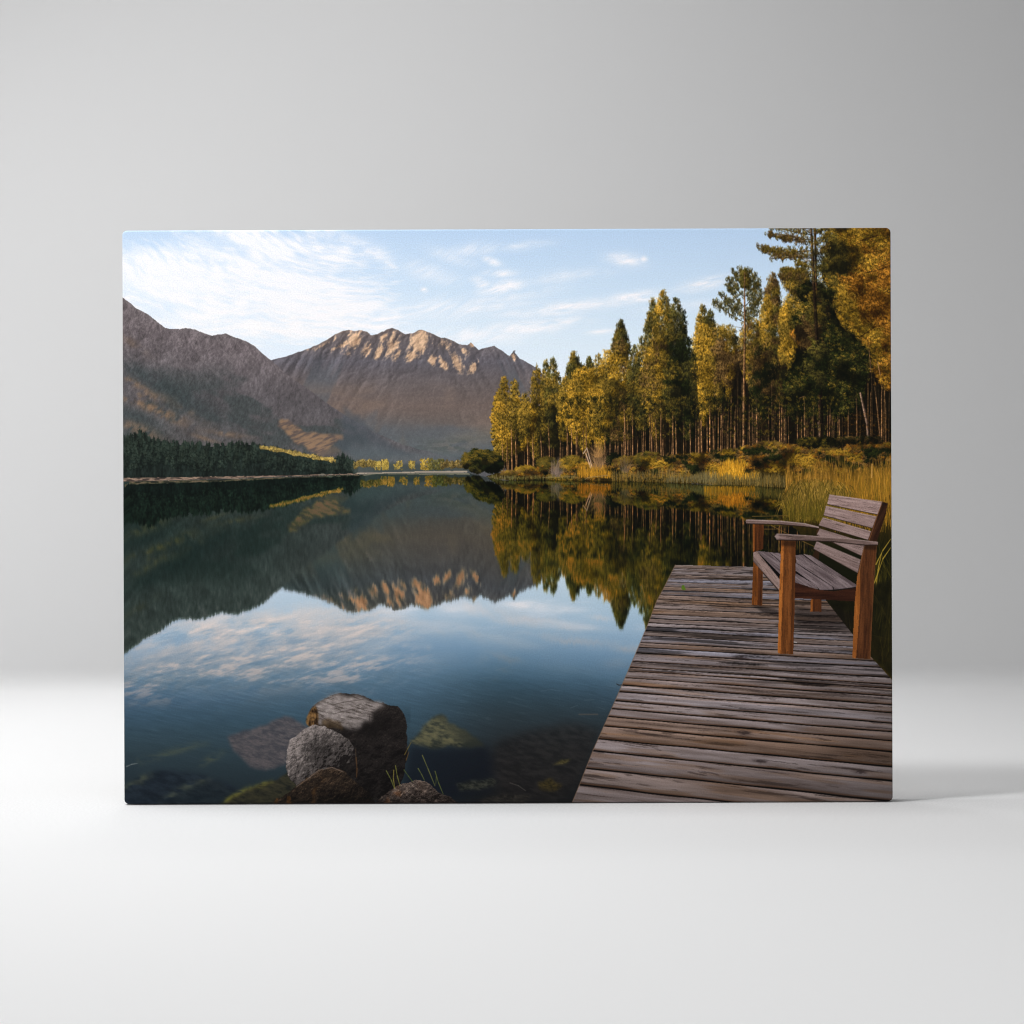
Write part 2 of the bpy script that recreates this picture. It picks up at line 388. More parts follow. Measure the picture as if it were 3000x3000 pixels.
def trunk(x0, y0, x1, y1, w, b=1.0, w0=None):
    c = C3((.74,.54,.35))*b
    dkc = C3((.20,.13,.08))*b; q = [(x0+(x1-x0)*t+(rng.rand()-.5)*1.6*(0 < t < 1), y0+(y1-y0)*t) for t in (0, .14, .3, .6, 1)]
    ws = [(w0 or w*.75)+(w-(w0 or w*.75))*t for t in (0, .14, .3, .6, 1)]
    for k_, al in enumerate((.25 if w0 is None else .9, .55 if w0 is None else .95, .9, .95)):
        line(q[k_:k_+2], ws[k_], c*(.75 if k_ == 0 else 1), al, ws[k_+1], dkc)

# -- rear dark crowns that close the wood
for k in range(30):
    x = 1480+rng.rand()*1130; yt = np.interp(x, [1480,1700,1800,1960,2120,2300,2620],[1190,1140,1080,1000,985,960,1000])+rng.rand()*40
    crown(x, yt, min(yt+190, 1300), 30+rng.rand()*16, 60, [GREEN, DARK, DARK, OLIV], prof_col, TM, bright=.25, r=9, tip=False)
# far left stand of gold pines
crown(1455,1150,1345,17,70,[GOLD,OLIV],prof_col,TS,bright=.72,r=7,tip=False)
crown(1475,1104,1352,27,190,[GOLD,GOLD,OLIV],prof_col,TM,bright=.70,r=8)
crown(1507,1110,1330,24,150,[GOLD,OLIV,OLIV],prof_col,TM,bright=.55,r=8)
crown(1537,1150,1320,20,90,[GOLD,OLIV],prof_col,TM,bright=.5,r=8)
crown(1572,1064,1345,24,170,[OLIV,GOLD,OLIV],prof_col,TM,bright=.48,r=8)
crown(1600,1052,1300,18,110,[OLIV,GREEN],prof_col,TM,bright=.42,r=8)
crown(1620,1044,1310,24,170,[GREEN,OLIV,OLIV],prof_col,TM,bright=.36,r=8)
crown(1545,1180,1300,26,100,[GOLD,OLIV],prof_egg,TM,bright=.6,r=8,tip=False)
crown(1650,1110,1300,18,80,[GREEN,DARK],prof_col,TM,bright=.25,r=8)
crown(1703,1062,1250,22,70,[GREEN,DARK],prof_col,TM,bright=.3,r=8)
crown(1681,1028,1180,23,150,[GREEN,OLIV],prof_col,TM,bright=.42,r=8)
crown(1725,1044,1200,20,110,[GREEN,OLIV],prof_col,TM,bright=.45,r=8)
crown(1752,1035,1230,24,120,[OLIV,GOLD],prof_col,TM,bright=.5,r=8)
crown(1818,936,1060,27,170,[GREEN,OLIV,GREEN],prof_cone,TM,bright=.36,r=8)
crown(1815,990,1290,42,330,[GOLD,OLIV,BRWN],prof_col,TM,bright=.46,r=9,tip=False)
crown(1858,1010,1230,24,130,[GREEN,OLIV],prof_col,TM,bright=.3,r=8)
crown(1780,1020,1250,34,220,[GOLD,GOLD,OLIV],prof_col,TM,bright=.62,r=9,tip=False)
# golden broad crown at the water
crown(1655,1105,1290,26,170,[GOLD,OLIV],prof_col,TM,bright=.62,r=8,tip=False)
crown(1712,1075,1330,52,460,[GOLD,GOLD,GOLD,OLIV],prof_egg,TM,bright=.72,r=9,tip=False)
crown(1755,1120,1330,40,240,[GOLD,OLIV],prof_egg,TM,bright=.55,r=9,tip=False)
crown(1685,1150,1300,34,190,[GOLD,GOLD],prof_egg,TM,bright=.78,r=9,tip=False)
# twin/triple tall pines
crown(1880,985,1260,26,140,[GREEN,OLIV],prof_col,TM,bright=.38,r=9,tip=False)
crown(1910,872,1150,24,190,[OLIV,GREEN],prof_col,TM,bright=.5,r=9)
crown(1941,850,1110,30,270,[OLIV,GREEN,GOLD],prof_col,TM,bright=.46,r=9)
crown(1978,872,1120,28,230,[GREEN,OLIV,DARK],prof_col,TM,bright=.36,r=9)
crown(2000,905,1200,18,120,[GREEN,DARK],prof_col,TM,bright=.26,r=9)
crown(1925,990,1310,54,330,[GOLD,OLIV,BRWN,OLIV],prof_egg,TM,bright=.46,r=10,tip=False)
crown(1975,1040,1290,36,200,[GREEN,OLIV,DARK],prof_egg,TM,bright=.25,r=10,tip=False)
crown(2057,892,1080,20,150,[OLIV,GOLD],prof_col,TM,bright=.52,r=9)
crown(2080,905,1080,18,130,[GREEN,OLIV],prof_col,TM,bright=.4,r=9)
crown(2062,950,1250,40,330,[GOLD,GOLD,OLIV],prof_egg,TM,bright=.6,r=10,tip=False)
crown(2105,950,1200,26,150,[OLIV,BRWN],prof_egg,TM,bright=.45,r=10,tip=False)
crown(2020,990,1290,24,130,[GREEN,DARK],prof_col,TM,bright=.25,r=10,tip=False)
crown(2132,950,1160,34,190,[OLIV,GOLD,BRWN],prof_egg,TM,bright=.48,r=10,tip=False)
crown(2205,930,1160,44,260,[GOLD,OLIV,BRWN],prof_egg,TM,bright=.5,r=10,tip=False)
crown(2262,797,960,24,170,[OLIV,BRWN],prof_col,TM,bright=.46,r=9)
crown(2246,850,1090,22,160,[GOLD,OLIV],prof_col,TM,bright=.5,r=9,tip=False)
crown(2278,880,1180,34,220,[GREEN,OLIV,BRWN],prof_col,TM,bright=.35,r=10,tip=False)
crown(2235,1010,1260,46,190,[BRWN,DARK],prof_egg,TM,bright=.3,r=10,tip=False)
# big airy pine: trunk and up-swept boughs with gaps of sky
def bough(x0, y0, x1, y1, n, pals, b, r=9, droop=0.0, st=TM, wood=(.14,.11,.08)):
    cx, cy = (x0+x1)/2, (y0+y1)/2+droop
    pts = []
    for i in range(9):
        t = i/8.; pts.append(((1-t)**2*x0+2*t*(1-t)*cx+t*t*x1, (1-t)**2*y0+2*t*(1-t)*cy+t*t*y1))
    line(pts, 3.0, wood, .9, 1.2)
    for i in range(int(n*3.0)):
        t = .05+.95*rng.rand()**.7; j = t*8; q = min(7, int(j)); f = j-q
        x = pts[q][0]*(1-f)+pts[q+1][0]*f; y = pts[q][1]*(1-f)+pts[q+1][1]*f
        clump(x+(rng.rand()-.5)*16, y-3+(rng.rand()+rng.rand()-1.15)*13, r*.65, b*(.6+.7*rng.rand()), 0, st, pals[rng.randint(len(pals))])
tx = 2180
for a in [(-1,930,-62,880,14),(-1,945,-88,885,18),(-1,900,-52,835,16),(-1,870,-50,812,14),(-1,840,-34,798,12),(-1,918,-70,860,14),(1,930,44,880,16),(1,900,46,835,16),(1,870,44,815,14),(1,845,32,805,12),(1,915,52,860,14),(1,820,16,790,10),(-1,815,-14,788,10),(1,940,40,915,10)]:
    bough(tx, a[1], tx+a[2], a[3], a[4], [GREEN, OLIV, GREEN], .5, droop=10)
crown(2181,783,840,16,60,[GREEN,OLIV],prof_cone,TM,bright=.5,r=8)
for q in [(2090,878),(2098,884),(2088,890),(2108,898),(2120,905)]: clump(q[0], q[1], 9, .35, 0, TM, GREEN)
trunk(2181,800,2178,1318,9.5,.78,3.5)
for k in range(10):
    y = 960+rng.rand()*160; s = -1 if rng.rand() < .6 else 1
    line([(2178, y), (2178+s*(16+22*rng.rand()), y+6-18*rng.rand())], 1.6, (.26,.19,.13), .7, .8)
# gold clumps left of the big pine
crown(2322,850,1016,38,200,[GOLD,OLIV],prof_col,TL,bright=.7,r=11,tip=False)
crown(2302,890,1006,24,100,[GOLD,OLIV],prof_col,TL,bright=.8,r=10,tip=False)
crown(2345,960,1010,30,90,[BRWN,ORNG],prof_egg,TM,bright=.55,r=10,tip=False)
crown(2296,1000,1066,17,36,[GOLD,OLIV],prof_col,TM,bright=.65,r=9,tip=False); crown(2320,1018,1084,20,40,[GOLD,OLIV],prof_col,TM,bright=.5,r=9,tip=False)
crown(2330,785,870,44,150,[OLIV,BRWN],prof_egg,TM,bright=.5,r=9,tip=False)
# right-hand gold and orange mass
def mass(pts, n, palf, st, r, bright, seed=0):
    n = int(n*4.6); r = r*.74
    xs = [p[0] for p in pts]; ys = [p[1] for p in pts]
    q = np.array([(min(xs)+rng.rand()*(max(xs)-min(xs)), min(ys)+rng.rand()*(max(ys)-min(ys))) for _ in range(n*2)], F32)
    ins = pmask(pts, q[None, :, 0], q[None, :, 1])[0] > .5
    for (x, y) in q[ins][:n]:
        x += 8*rng.randn(); y += 7*rng.randn()
        nz = float(fbm(np.array([[x/42.]]), np.array([[y/30.]]), 3, 301+seed)[0, 0])
        b = float(np.clip(bright+(nz-.5)*2.6, 0, 1.1))
        clump(x, y, r, b, 0, st, palf(x, y))
gm = P('C',(1480,-5),(1560,-30),(1960,-30),(1960,1180),(1850,1130),(1790,1010),(1740,900),(1640,790),(1520,720),(1455,610),(1500,500),(1420,330),(1470,220),(1490,100))
fill(gm, (.17,.12,.03), 1, rough=14, rs=26)
def gpal(x, y):
    o = ss(2500, 2620, x+60*(vn(x/40.,y/40.,6)-.5)*2)*.7+.04
    if 775 < y < 840 and x > 2490: o += .4
    return ORNG if rng.rand() < o else (GOLD if rng.rand() < .8 else OLIV)
mass(gm, 2100, gpal, TL, 11, .55)
mass(P('C',(1470,40),(1560,150),(1600,330),(1500,420),(1430,330)), 160, lambda x,y: OLIV if rng.rand()<.5 else GREEN, TL, 10, .38)
for pts in [((2560,880),(2602,850),(2622,838)), ((2535,800),(2585,788),(2622,770)), ((2520,705),(2570,690)), ((2500,1000),(2560,960),(2615,940)), ((2590,1080),(2620,1050))]:
    line(list(pts), 2.4, (.16,.09,.04), .75)
# dark evergreens in the middle
dm = P('C',(1245,440),(1330,400),(1500,470),(1480,560),(1530,700),(1690,830),(1750,920),(1720,1080),(1690,1260),(1600,1340),(1420,1330),(1250,1360),(1170,1340),(1150,1150),(1210,980),(1280,900),(1260,780),(1200,650),(1290,600))
fill(dm, (.03,.045,.018), 1, rough=12, rs=26)
mass(dm, 950, lambda x,y: DARK if rng.rand()<.62 else (GREEN if rng.rand()<.7 else OLIV), TL, 11, .42, 3)
mass(P('C',(1230,720),(1360,720),(1400,860),(1290,870)), 80, lambda x,y: BRWN, TM, 9, .5)
mass(P('C',(1560,360),(1700,350),(1905,560),(1905,760),(1700,620)), 130, lambda x,y: ORNG, TL, 11, .6, 2)
# tall pine at the right with its double stem and flat boughs
for a_, b_, w_, w2_ in zip(P('C',(1340,0),(1352,260),(1366,520),(1380,800),(1398,1080)), P('C',(1352,260),(1366,520),(1380,800),(1398,1080),(1412,1390)), (7,8.5,10,11.5,13), (8.5,10,11.5,13,15)):
    line([a_, b_], w_, (.30,.21,.13), .95, w2_, (.07,.052,.038))
line(P('C',(1368,5),(1372,260),(1378,520)), 6, (.34,.23,.13), 1, 7, (.10,.07,.045))
for (x0,y0,x1,y1,n,d,pal) in [(1345,235,962,160,46,26,BRWN),(1345,180,1010,180,30,16,OLIV),(1345,215,1060,235,26,8,BRWN),(1345,120,1030,66,34,22,BRWN),(1345,70,1060,5,26,10,OLIV),(1345,100,1120,95,18,8,BRWN),(1345,30,1200,-5,14,4,BRWN),
        (1370,150,1470,60,18,8,OLIV),(1370,60,1470,10,14,4,OLIV),(1370,215,1460,150,16,6,BRWN),(1345,330,1130,330,40,10,OLIV),(1345,365,1120,375,34,6,BRWN),(1345,300,1230,275,20,4,OLIV),(1370,330,1450,300,22,4,GREEN)]:
    a = P('C',(x0,y0))[0]; b = P('C',(x1,y1))[0]
    bough(a[0], a[1], b[0], b[1], n, [pal, pal, OLIV], .5, r=8, droop=d/K*1.2)
crown(2385,850,1010,44,110,[OLIV,GREEN,BRWN],prof_egg,TL,bright=.4,r=10,tip=False)
line(P('C',(1358,420),(1366,520),(1380,800),(1398,1080),(1412,1390)), 9, (.13,.095,.065), .75, 11, (.04,.03,.024))
crown(2392,1000,1160,40,120,[DARK,GREEN],prof_egg,TL,bright=.35,r=10,tip=False)
crown(2378,640,800,52,20,[BRWN,OLIV],prof_egg,TM,bright=.45,r=10,tip=False)
crown(2400,700,860,40,24,[GREEN,OLIV],prof_egg,TM,bright=.4,r=10,tip=False)
# a last dark bush row under the crowns, then the front trunks
for (x0,y0,x1,y1,w,b) in [(1471,1290,1474,1385,4,.9),(1484,1280,1486,1385,3.5,.8),(1497,1240,1500,1385,5,1.0),(1509,1260,1513,1380,4,.9),(1545,1280,1545,1375,5,1.0),(1560,1270,1562,1372,4.5,.9),(1583,1270,1586,1352,4,.9),(1606,1230,1609,1340,4,.8),(1641,1280,1640,1345,3,.8),
     (1661,1240,1661,1345,4,1.0),(1673,1240,1674,1340,4,.95),(1690,1250,1690,1345,3,.8),(1827,1180,1832,1330,5,1.0),(1800,1290,1806,1340,4,.9),(1851,1180,1853,1340,4,.9),(1836,1200,1838,1340,3,.8),
     (1825,1240,1829,1335,4,.9),(1900,1215,1912,1345,5,1.05),(1918,1210,1924,1345,3.5,.8),(1940,1280,1943,1345,4,.8),(1970,1200,1972,1342,4,.9),(1977,1220,1981,1340,4,.95),(2020,1230,2022,1332,4,.8),(2045,1220,2047,1330,5,.9),(2078,1180,2079,1330,5,1.0),(2088,1220,2089,1330,3.5,1.0),(2072,1240,2071,1330,3,.9),(2151,1220,2150,1325,4,1.0),
     (2194,1190,2196,1315,4.5,.9),(2216,1180,2217,1312,5,1.05),(2283,1150,2284,1305,4,.9),(2290,1150,2290,1300,3,.9),(2260,1100,2262,1300,3,.6),(2355,1180,2358,1305,4,.75),(2380,1230,2376,1320,2.5,.6),(2425,1190,2424,1290,4,.7),(2460,1200,2458,1295,4,.7),(2485,1190,2485,1285,4,.6),(2508,1150,2509,1290,4,.8),(2543,1000,2550,1090,3,.8),(2560,1110,2580,1300,5,.75),(2582,1120,2583,1295,4,.7),(2595,1160,2595,1295,3,.6)]:
    trunk(x0, y0, x1, y1, w, b)
line(P('C',(1255,1225),(1290,1212),(1300,1449)), 2.2, (.42,.31,.19), .9)
line(P('C',(1690,1190),(1735,1390))+P('F',(1750,160)), 6, (.55,.44,.36), .95, 9, (.2,.15,.12))
line(P('F',(1395,0),(1410,130),(1418,240)), 8, (.42,.33,.26), .95, 9, (.13,.09,.06))
line(P('C',(1810,970),(1830,1060)), 3, (.55,.4,.25), .9)
for k in range(34):
    x = 1640+rng.rand()*860; yb = treeline(x)-2+rng.rand()*6; b = .55+.5*rng.rand()
    trunk(x+(rng.rand()-.5)*5, yb-60-rng.rand()*110, x, yb, 2.2+1.6*rng.rand(), b)
# glow between the far trunks at the right
for k in range(170):
    x = 2470+rng.rand()*140; y = 1210+rng.rand()*90
    splat(TD[rng.randint(14)], x, y, C3((.58,.36,.10))*(.3+.6*rng.rand()), .6)
for k in range(900):   # sprigs in the trunk zone
    x = 1640+rng.rand()*820; y = 1165+rng.rand()**2*120
    clump(x, y, 6, .2+.35*rng.rand(), 0, TM, OLIV if rng.rand() < .5 else DARK)

r = reg(1425, 656, 2626, 1370); X = XX[r]; Y = YY[r]
ng = vn(X/2.0, Y/2.8, 17)*.65+vn(X/5., Y/8., 18)*.35
fm = ss(.015,.06, np.maximum(img[r][...,0], img[r][...,1])-img[r][...,2])*np.maximum(ss(1100,1000,X+Y-1480)*0, ss(1450,1480,X+.25*(Y-1200)))
img[r] = img[r]*(1+fm*(ng-.5)*.95)[...,None]
# ------------------------------------------------------------ bank: bushes, grass
def bush(cx, cy, rx, ry, n, pals, b=.5, st=TD, r=7, side=.35):
    a = rng.rand(n)*2*math.pi; q = np.sqrt(rng.rand(n))
    o = np.argsort(-(q*np.sin(a))*-1)
    for i in o:
        u = q[i]*math.cos(a[i]); v = q[i]*math.sin(a[i])
        x = cx+u*rx; y = cy+v*ry
        nz = float(vn(x/14., y/10., 15))
        clump(x, y, r, float(np.clip(b-side*v*.8-side*u*.4+(nz-.5)*.9, 0, 1)), 0, st, pals[rng.randint(len(pals))])
bank = P('E',(780,378),(870,350),(1000,345),(1180,320),(1480,330),(1932,300))+P('F',(150,245),(400,235),(700,200),(1000,160),(1400,200),(1700,180),(1960,140),(1960,560),(1130,470),(600,432),(0,432))+P('E',(1500,408),(900,404))
fill(bank, lambda X,Y: mix((.10,.08,.03),(.28,.22,.07),fbm(X/14,Y/6,4,221)), 1, rough=4, rs=12)
bush(1395,1352,30,32,520,[DARK,GREEN],.45,TB,6); bush(1440,1358,32,26,420,[DARK],.30,TB,6); bush(1420,1340,40,18,200,[DARK,GREEN,OLIV],.5,TB,6)
bush(1365,1350,12,22,70,[OLIV,GREEN],.55,TD,6)
BUSHES = [(1540,1378,30,12,.55,[OLIV,GOLD]),(1500,1388,30,8,.5,[BRWN,OLIV]),(1600,1360,26,22,.45,[OLIV,GREEN]),(1675,1360,34,26,.5,[OLIV,GOLD,GREEN]),(1650,1378,24,12,.6,[GOLD]),(1720,1370,30,14,.7,[GOLD,ORNG]),
  (1800,1355,22,30,.15,[DARK]),(1850,1360,50,26,.35,[OLIV,BRWN]),(1770,1380,40,12,.6,[GOLD,ORNG]),(1880,1380,46,14,.6,[GOLD,BRWN]),(1900,1345,36,22,.35,[OLIV,GREEN]),(1935,1355,28,14,.75,[GOLD]),
  (1985,1350,30,18,.45,[GOLD,BRWN]),(2030,1352,40,26,.35,[OLIV,BRWN]),(2085,1350,40,24,.4,[BRWN,GOLD]),(2130,1345,36,22,.45,[OLIV,GOLD]),(2060,1375,40,14,.15,[DARK]),(2170,1335,46,20,.4,[OLIV,GREEN]),(2190,1318,20,8,.7,[GOLD]),
  (2255,1312,46,20,.38,[OLIV,BRWN]),(2240,1350,40,22,.4,[BRWN,OLIV]),(2310,1335,56,36,.42,[BRWN,ORNG,OLIV]),(2370,1365,50,20,.35,[OLIV,BRWN]),(2420,1330,46,22,.32,[OLIV,BRWN]),(2460,1345,56,26,.4,[BRWN,ORNG]),(2530,1320,50,30,.38,[BRWN,ORNG]),(2590,1330,44,36,.42,[ORNG,BRWN]),(2480,1372,60,14,.4,[BRWN,OLIV]),(2560,1360,60,16,.5,[ORNG,BRWN]),(2400,1295,60,14,.2,[DARK,OLIV]),(2520,1290,60,10,.2,[DARK,BRWN])]
for cx, cy, rx, ry, b, pl in BUSHES:
    bush(cx, cy, rx*1.15, ry*.85, int(rx*ry*.26)+50, pl, b*.95)
scrub = P('E',(1020,372),(1180,330),(1480,335),(1932,300))+P('F',(150,252),(400,245),(700,210),(1000,165),(1400,205),(1700,185),(1960,150),(1960,345),(1250,345),(950,330),(600,365),(0,380))+P('E',(1480,392),(1020,392))
def spal(x, y):
    q = float(fbm(np.array([[x/46.]]), np.array([[y/20.]]), 3, 331)[0,0])+(rng.rand()-.5)*.12
    return DARK if q < .38 else (BRWN if q < .47 else (ORNG if q < .525 else (OLIV if q < .58 else GOLD)))
mass(scrub, 1100, spal, TD, 6, .50, 9)
# twiggy grey bush, bare shrub and leaning birch stems
def twigs(cx, cy, rx, ry, n, c, a=.55):
    for k in range(n):
        an = -math.pi/2+(rng.rand()-.5)*2.6; L = .4+.6*rng.rand()
        x1 = cx+math.cos(an)*rx*L; y1 = cy+math.sin(an)*ry*L
        line([(cx+(rng.rand()-.5)*rx*.7, cy), (x1, y1)], 1.5, C3(c)*(.6+.7*rng.rand()), a, .9)
twigs(1627,1397,32,62,150,(.46,.39,.34)); twigs(1752,1378,38,86,170,(.55,.42,.28),.5); twigs(1752,1340,34,50,100,(.60,.44,.26),.5)
twigs(1830,1385,30,62,60,(.40,.33,.25),.5)
line(P('E',(1470,215),(1495,180),(1515,250),(1535,330)), 4, (.86,.74,.62), .95, 6, (.45,.32,.22)); line(P('E',(1485,215),(1510,290),(1522,330)), 3, (.80,.66,.54), .9, 4)
def grass(x0, x1, yb0, yb1, hmin, hmax, n, cols, w=1.5, lean=.15, a=.8):
    for k in range(n):
        t = rng.rand(); x = x0+(x1-x0)*rng.rand(); y = yb0+(yb1-yb0)*t
        h = (hmin+(hmax-hmin)*rng.rand())*(.35+1.25*float(vn(x/38., y/9., 61)))
        c = C3(cols[rng.randint(len(cols))])*(.65+.55*rng.rand())
        l = lean*h*(rng.rand()*2-1)
        line([(x, y), (x+l*.4, y-h*.6), (x+l, y-h)], w, c, a, .7)
grass(1690,1790,1385,1402,8,18,360,[(.80,.56,.16),(.62,.44,.12)],1.5)
grass(1500,1690,1398,1406,4,9,200,[(.50,.44,.22),(.42,.38,.2)],1.4)
grass(1430,1510,1398,1408,4,9,120,[(.42,.42,.22),(.5,.44,.3)],1.4)
grass(1790,2090,1392,1416,10,26,700,[(.48,.40,.20),(.62,.46,.16),(.42,.36,.22)],1.5)
YG = [(.88,.63,.17),(.76,.53,.13),(.66,.46,.12),(.94,.70,.22)]
grass(2066,2125,1396,1405,5,16,260,YG,1.6,.25); grass(2105,2175,1386,1405,14,34,520,YG,1.6,.25); grass(2160,2222,1392,1407,8,24,300,YG,1.6,.25); grass(2128,2182,1366,1384,8,24,200,YG,1.6,.25)
grass(2060,2320,1408,1430,14,30,620,[(.44,.38,.22),(.36,.32,.18),(.56,.44,.2)],1.5)
grass(1950,2100,1400,1418,10,22,260,[(.46,.42,.28),(.4,.36,.24)],1.4)
line(P('E',(1480,400),(1500,385),(1640,370)), 2, (.6,.5,.36), .7); line(P('E',(1180,385),(1400,380)), 1.6, (.55,.48,.36), .6)

# ------------------------------------------------------------ water
shore = [(350,1412),(620,1406),(820,1399),(1046,1392),(1100,1388),(1370,1386),(1395,1391),(1423,1398),(1473,1408),(1600,1407),(1900,1413),(2068,1420),(2205,1424),(2288,1430),(2626,1470)]
r = reg(PX0, 1380, PX1, PY1)
X = XX[r]; Y = YY[r]
sh = np.interp(X[0], [p[0] for p in shore], [p[1] for p in shore])[None,:]
yw = np.interp(X[0], [350,800,1040,1120,1320,1480,2626],[1391,1389,1382,1376,1376,1391,1395])[None,:]
dxs = np.interp(X[0], [350,500,800,1150,1400,1480,2626],[24,27,28,17,6,0,0])[None,:]
dist = np.clip(Y-sh, 0, None)
wob = (fbm(X/13, Y/4.5, 3, 401)-.5)
amp = np.clip(dist/70, .6, 3.2)
up = img.copy()
smir = (sh-1-(2*yw-1800))/(1800-sh)
acc = 0
TAPS = [(-1.5,.6),(-1.0,.9),(-.5,1.5),(0,1.6),(.5,1.5),(1.0,.9),(1.5,.6)]
for ty, wgt in TAPS:
    ys = sh-1-(Y-sh)*smir+ty*np.clip(dist/40, 1, 5.5)+wob*amp*1.6+(vn(X/2.8, Y/60., 402)-.5)*np.clip(dist/30, 0, 9)
    xs = X-dxs+wob*amp*.55; ys = ys+np.clip(354-xs, 0, None)*.9; xs = np.maximum(xs, 354+2*vn(X/3, Y/3, 4))
    jj = np.clip(((ys-PY0)*S).astype(np.int32), 0, H-1); ii = np.clip(((xs-PX0)*S).astype(np.int32), 0, W-1)
    acc = acc+up[jj, ii]*wgt
acc = (acc/7.6).astype(F32)
ym = sh-1-(Y-sh)*smir
sk = sky(X-dxs*.6+wob*amp, np.maximum(ym, 330)+wob*amp)
acc = np.where((ym < 676)[..., None], sk, acc)
lum = acc.mean(-1)
isky = ss(.62, .72, acc[..., 2])
wrm = acc[...,0]-acc[...,2]
tint = mix((.78,.83,.80), (.80,.735,.665), ss(.10,.24,wrm)*ss(.42,.62,acc[...,0]))
tint = mix(tint, C3((.78,.86,.66)), ss(.05,.15,wrm)*ss(.55,.40,acc[...,0])*.7)
dk = (acc**1.15)*tint+C3((.004,.008,.008))
dk = mix(dk, dk*C3((.90,1.0,.97))*.97, ss(1300, 900, X)*ss(.5,.4,acc[...,0]))
# the left mountain mirrors darker
dk = mix(dk, dk*C3((.76,.84,.82)), ss(1000,700,X)*ss(1440,1560,Y))
sc = acc*ramp(Y, [(1700,(.83,.87,.89)),(1800,(.755,.81,.845)),(1900,(.645,.715,.765)),(1990,(.53,.615,.67)),(2060,(.40,.475,.55)),(2200,(.27,.34,.41))])
# cloud edges pick up the warm low light
cl = ss(.80,.95, acc[...,0])
sc = mix(sc, sc*C3((1.10,.985,.92)), cl*ss(1700,1850,Y))
# broken sun-warmed mackerel cloud in the mirrored sky
ang = -.24
u = X*math.cos(ang)+Y*math.sin(ang); v = -X*math.sin(ang)+Y*math.cos(ang)
q = fbm(u/46, v/11, 5, 421, .6)*.65+fbm(u/130, v/36, 4, 431)*.5
reg_m = np.maximum.reduce([blob(X,Y,560,1975,330,70,-.22), blob(X,Y,830,1930,280,80,-.1), blob(X,Y,980,1960,200,60,.0), blob(X,Y,720,1850,330,45,-.05)*.85, blob(X,Y,480,2040,150,36,-.2)*.8, blob(X,Y,1060,1850,160,50,0)*.7, blob(X,Y,1130,1930,130,60,.1)*.6, blob(X,Y,1000,2010,160,40,.1)*.5])
mk = ss(.50,.74, q)*np.clip(reg_m*1.5-.1,0,1)
sc = mix(sc, ramp(Y, [(1800,(.86,.80,.77)),(1920,(.80,.725,.685)),(2000,(.71,.645,.62)),(2060,(.58,.54,.54))]), mk*.8)
dkm = ss(.52,.36, q)*np.clip(reg_m*1.4,0,1)
sc = mix(sc, ramp(Y, [(1800,(.54,.65,.74)),(1920,(.38,.49,.58)),(2060,(.25,.35,.43))]), dkm*.55)
for cx, cy, rx, ry_, a, s in [(1530,1772,60,14,0,.9),(1620,1785,90,12,.05,.6),(1340,1788,60,20,.1,.6),(1170,1790,50,18,-.1,.5),(1600,1828,120,14,.06,.55),(1700,1838,70,10,.1,.6),(1470,1870,70,12,.08,.6),(1520,1890,80,12,.1,.55),(1810,1945,40,16,-.05,.5),(1300,1835,110,18,.1,.35),(1110,1900,40,30,.3,.4),(1130,1985,40,16,.3,.4),(1480,1915,30,14,.3,.3)]:
    sc = mix(sc, ramp(Y, [(1760,(.85,.84,.85)),(1900,(.63,.67,.71)),(2000,(.46,.50,.55))]), min(1, s*1.25)*blob(X,Y,cx,cy,rx,ry_,a)*np.clip(.55+1.5*(fbm(X/50,Y/14,4,441)-.3),0,1))
cf = ss(.46,.70, fbm(X/150, Y/26, 4, 443)*.7+fbm(X/45, Y/12, 3, 445)*.3)*ss(1000,1200,X)*ss(1925,1840,Y)*ss(1720,1765,Y)
sc = mix(sc, ramp(Y, [(1740,(.84,.85,.87)),(1850,(.66,.71,.76)),(1920,(.53,.59,.65))]), cf*.55)
wat = mix(dk, sc, isky)
# deeper and see-through towards the viewer
deep = ramp(Y, [(1900,(.38,.48,.56)),(2000,(.28,.38,.45)),(2100,(.205,.29,.345)),(2200,(.165,.222,.25)),(2360,(.10,.128,.145))])
side = ss(1150, 1500, X)
deepR = ramp(Y, [(1800,(.42,.56,.665)),(1900,(.295,.425,.52)),(2000,(.195,.285,.34)),(2100,(.16,.205,.23)),(2200,(.12,.135,.145)),(2360,(.078,.08,.085))])
deep = mix(deep, deepR, side)
dshift = Y+.16*(X-360)*ss(2000,360,X)*0+24*(fbm(X/90,Y/30,3,451)-.5)
kdeep = np.interp(dshift+np.interp(X, [360,1100,1500,1900],[-20,60,90,20]), [1870,2000,2085,2140],[0,.45,.86,1.0]).astype(F32)
kdeep = kdeep*np.where(isky > .02, 1, ss(2060,2100,Y))
wat = mix(wat, deep, np.clip(kdeep*(1-.55*mk*ss(2090,2000,Y)), 0, 1))
# faint ripple lines
rp = fbm((X+.35*Y)/46, (Y-.22*X)/4.2, 4, 461, .6)
wat = wat*(1+(rp-.5)*.17*ss(1900,2040,Y)*ss(2330,2150,Y))[..., None]
wat = mix(wat, (.55,.60,.62), ss(.72,.80,rp)*.06*ss(1960,2040,Y)*ss(2200,2080,Y))
wm = ss(-1.2, 1.2, Y-sh-1.5*(vn(X/7,Y*0,7)-.5))
wat = wat*(1-.12*np.exp(-np.clip(Y-sh,0,None)/4.0)*ss(1380,1480,X))[..., None]
img[r] = mix(img[r], wat, wm)
# reed reflections near the bank
grass(1800,2060,1440,1418,-10,-30,0,[(.3,.25,.1)])
for k in range(260):
    x = 2060+rng.rand()*150; y = 1424+rng.rand()*8
    line([(x, y), (x+rng.rand()*3, y+10+rng.rand()*24*ss(2240,2080,x))], 1.8, C3((.78,.55,.12))*(.4+.6*rng.rand()), .55, 1)

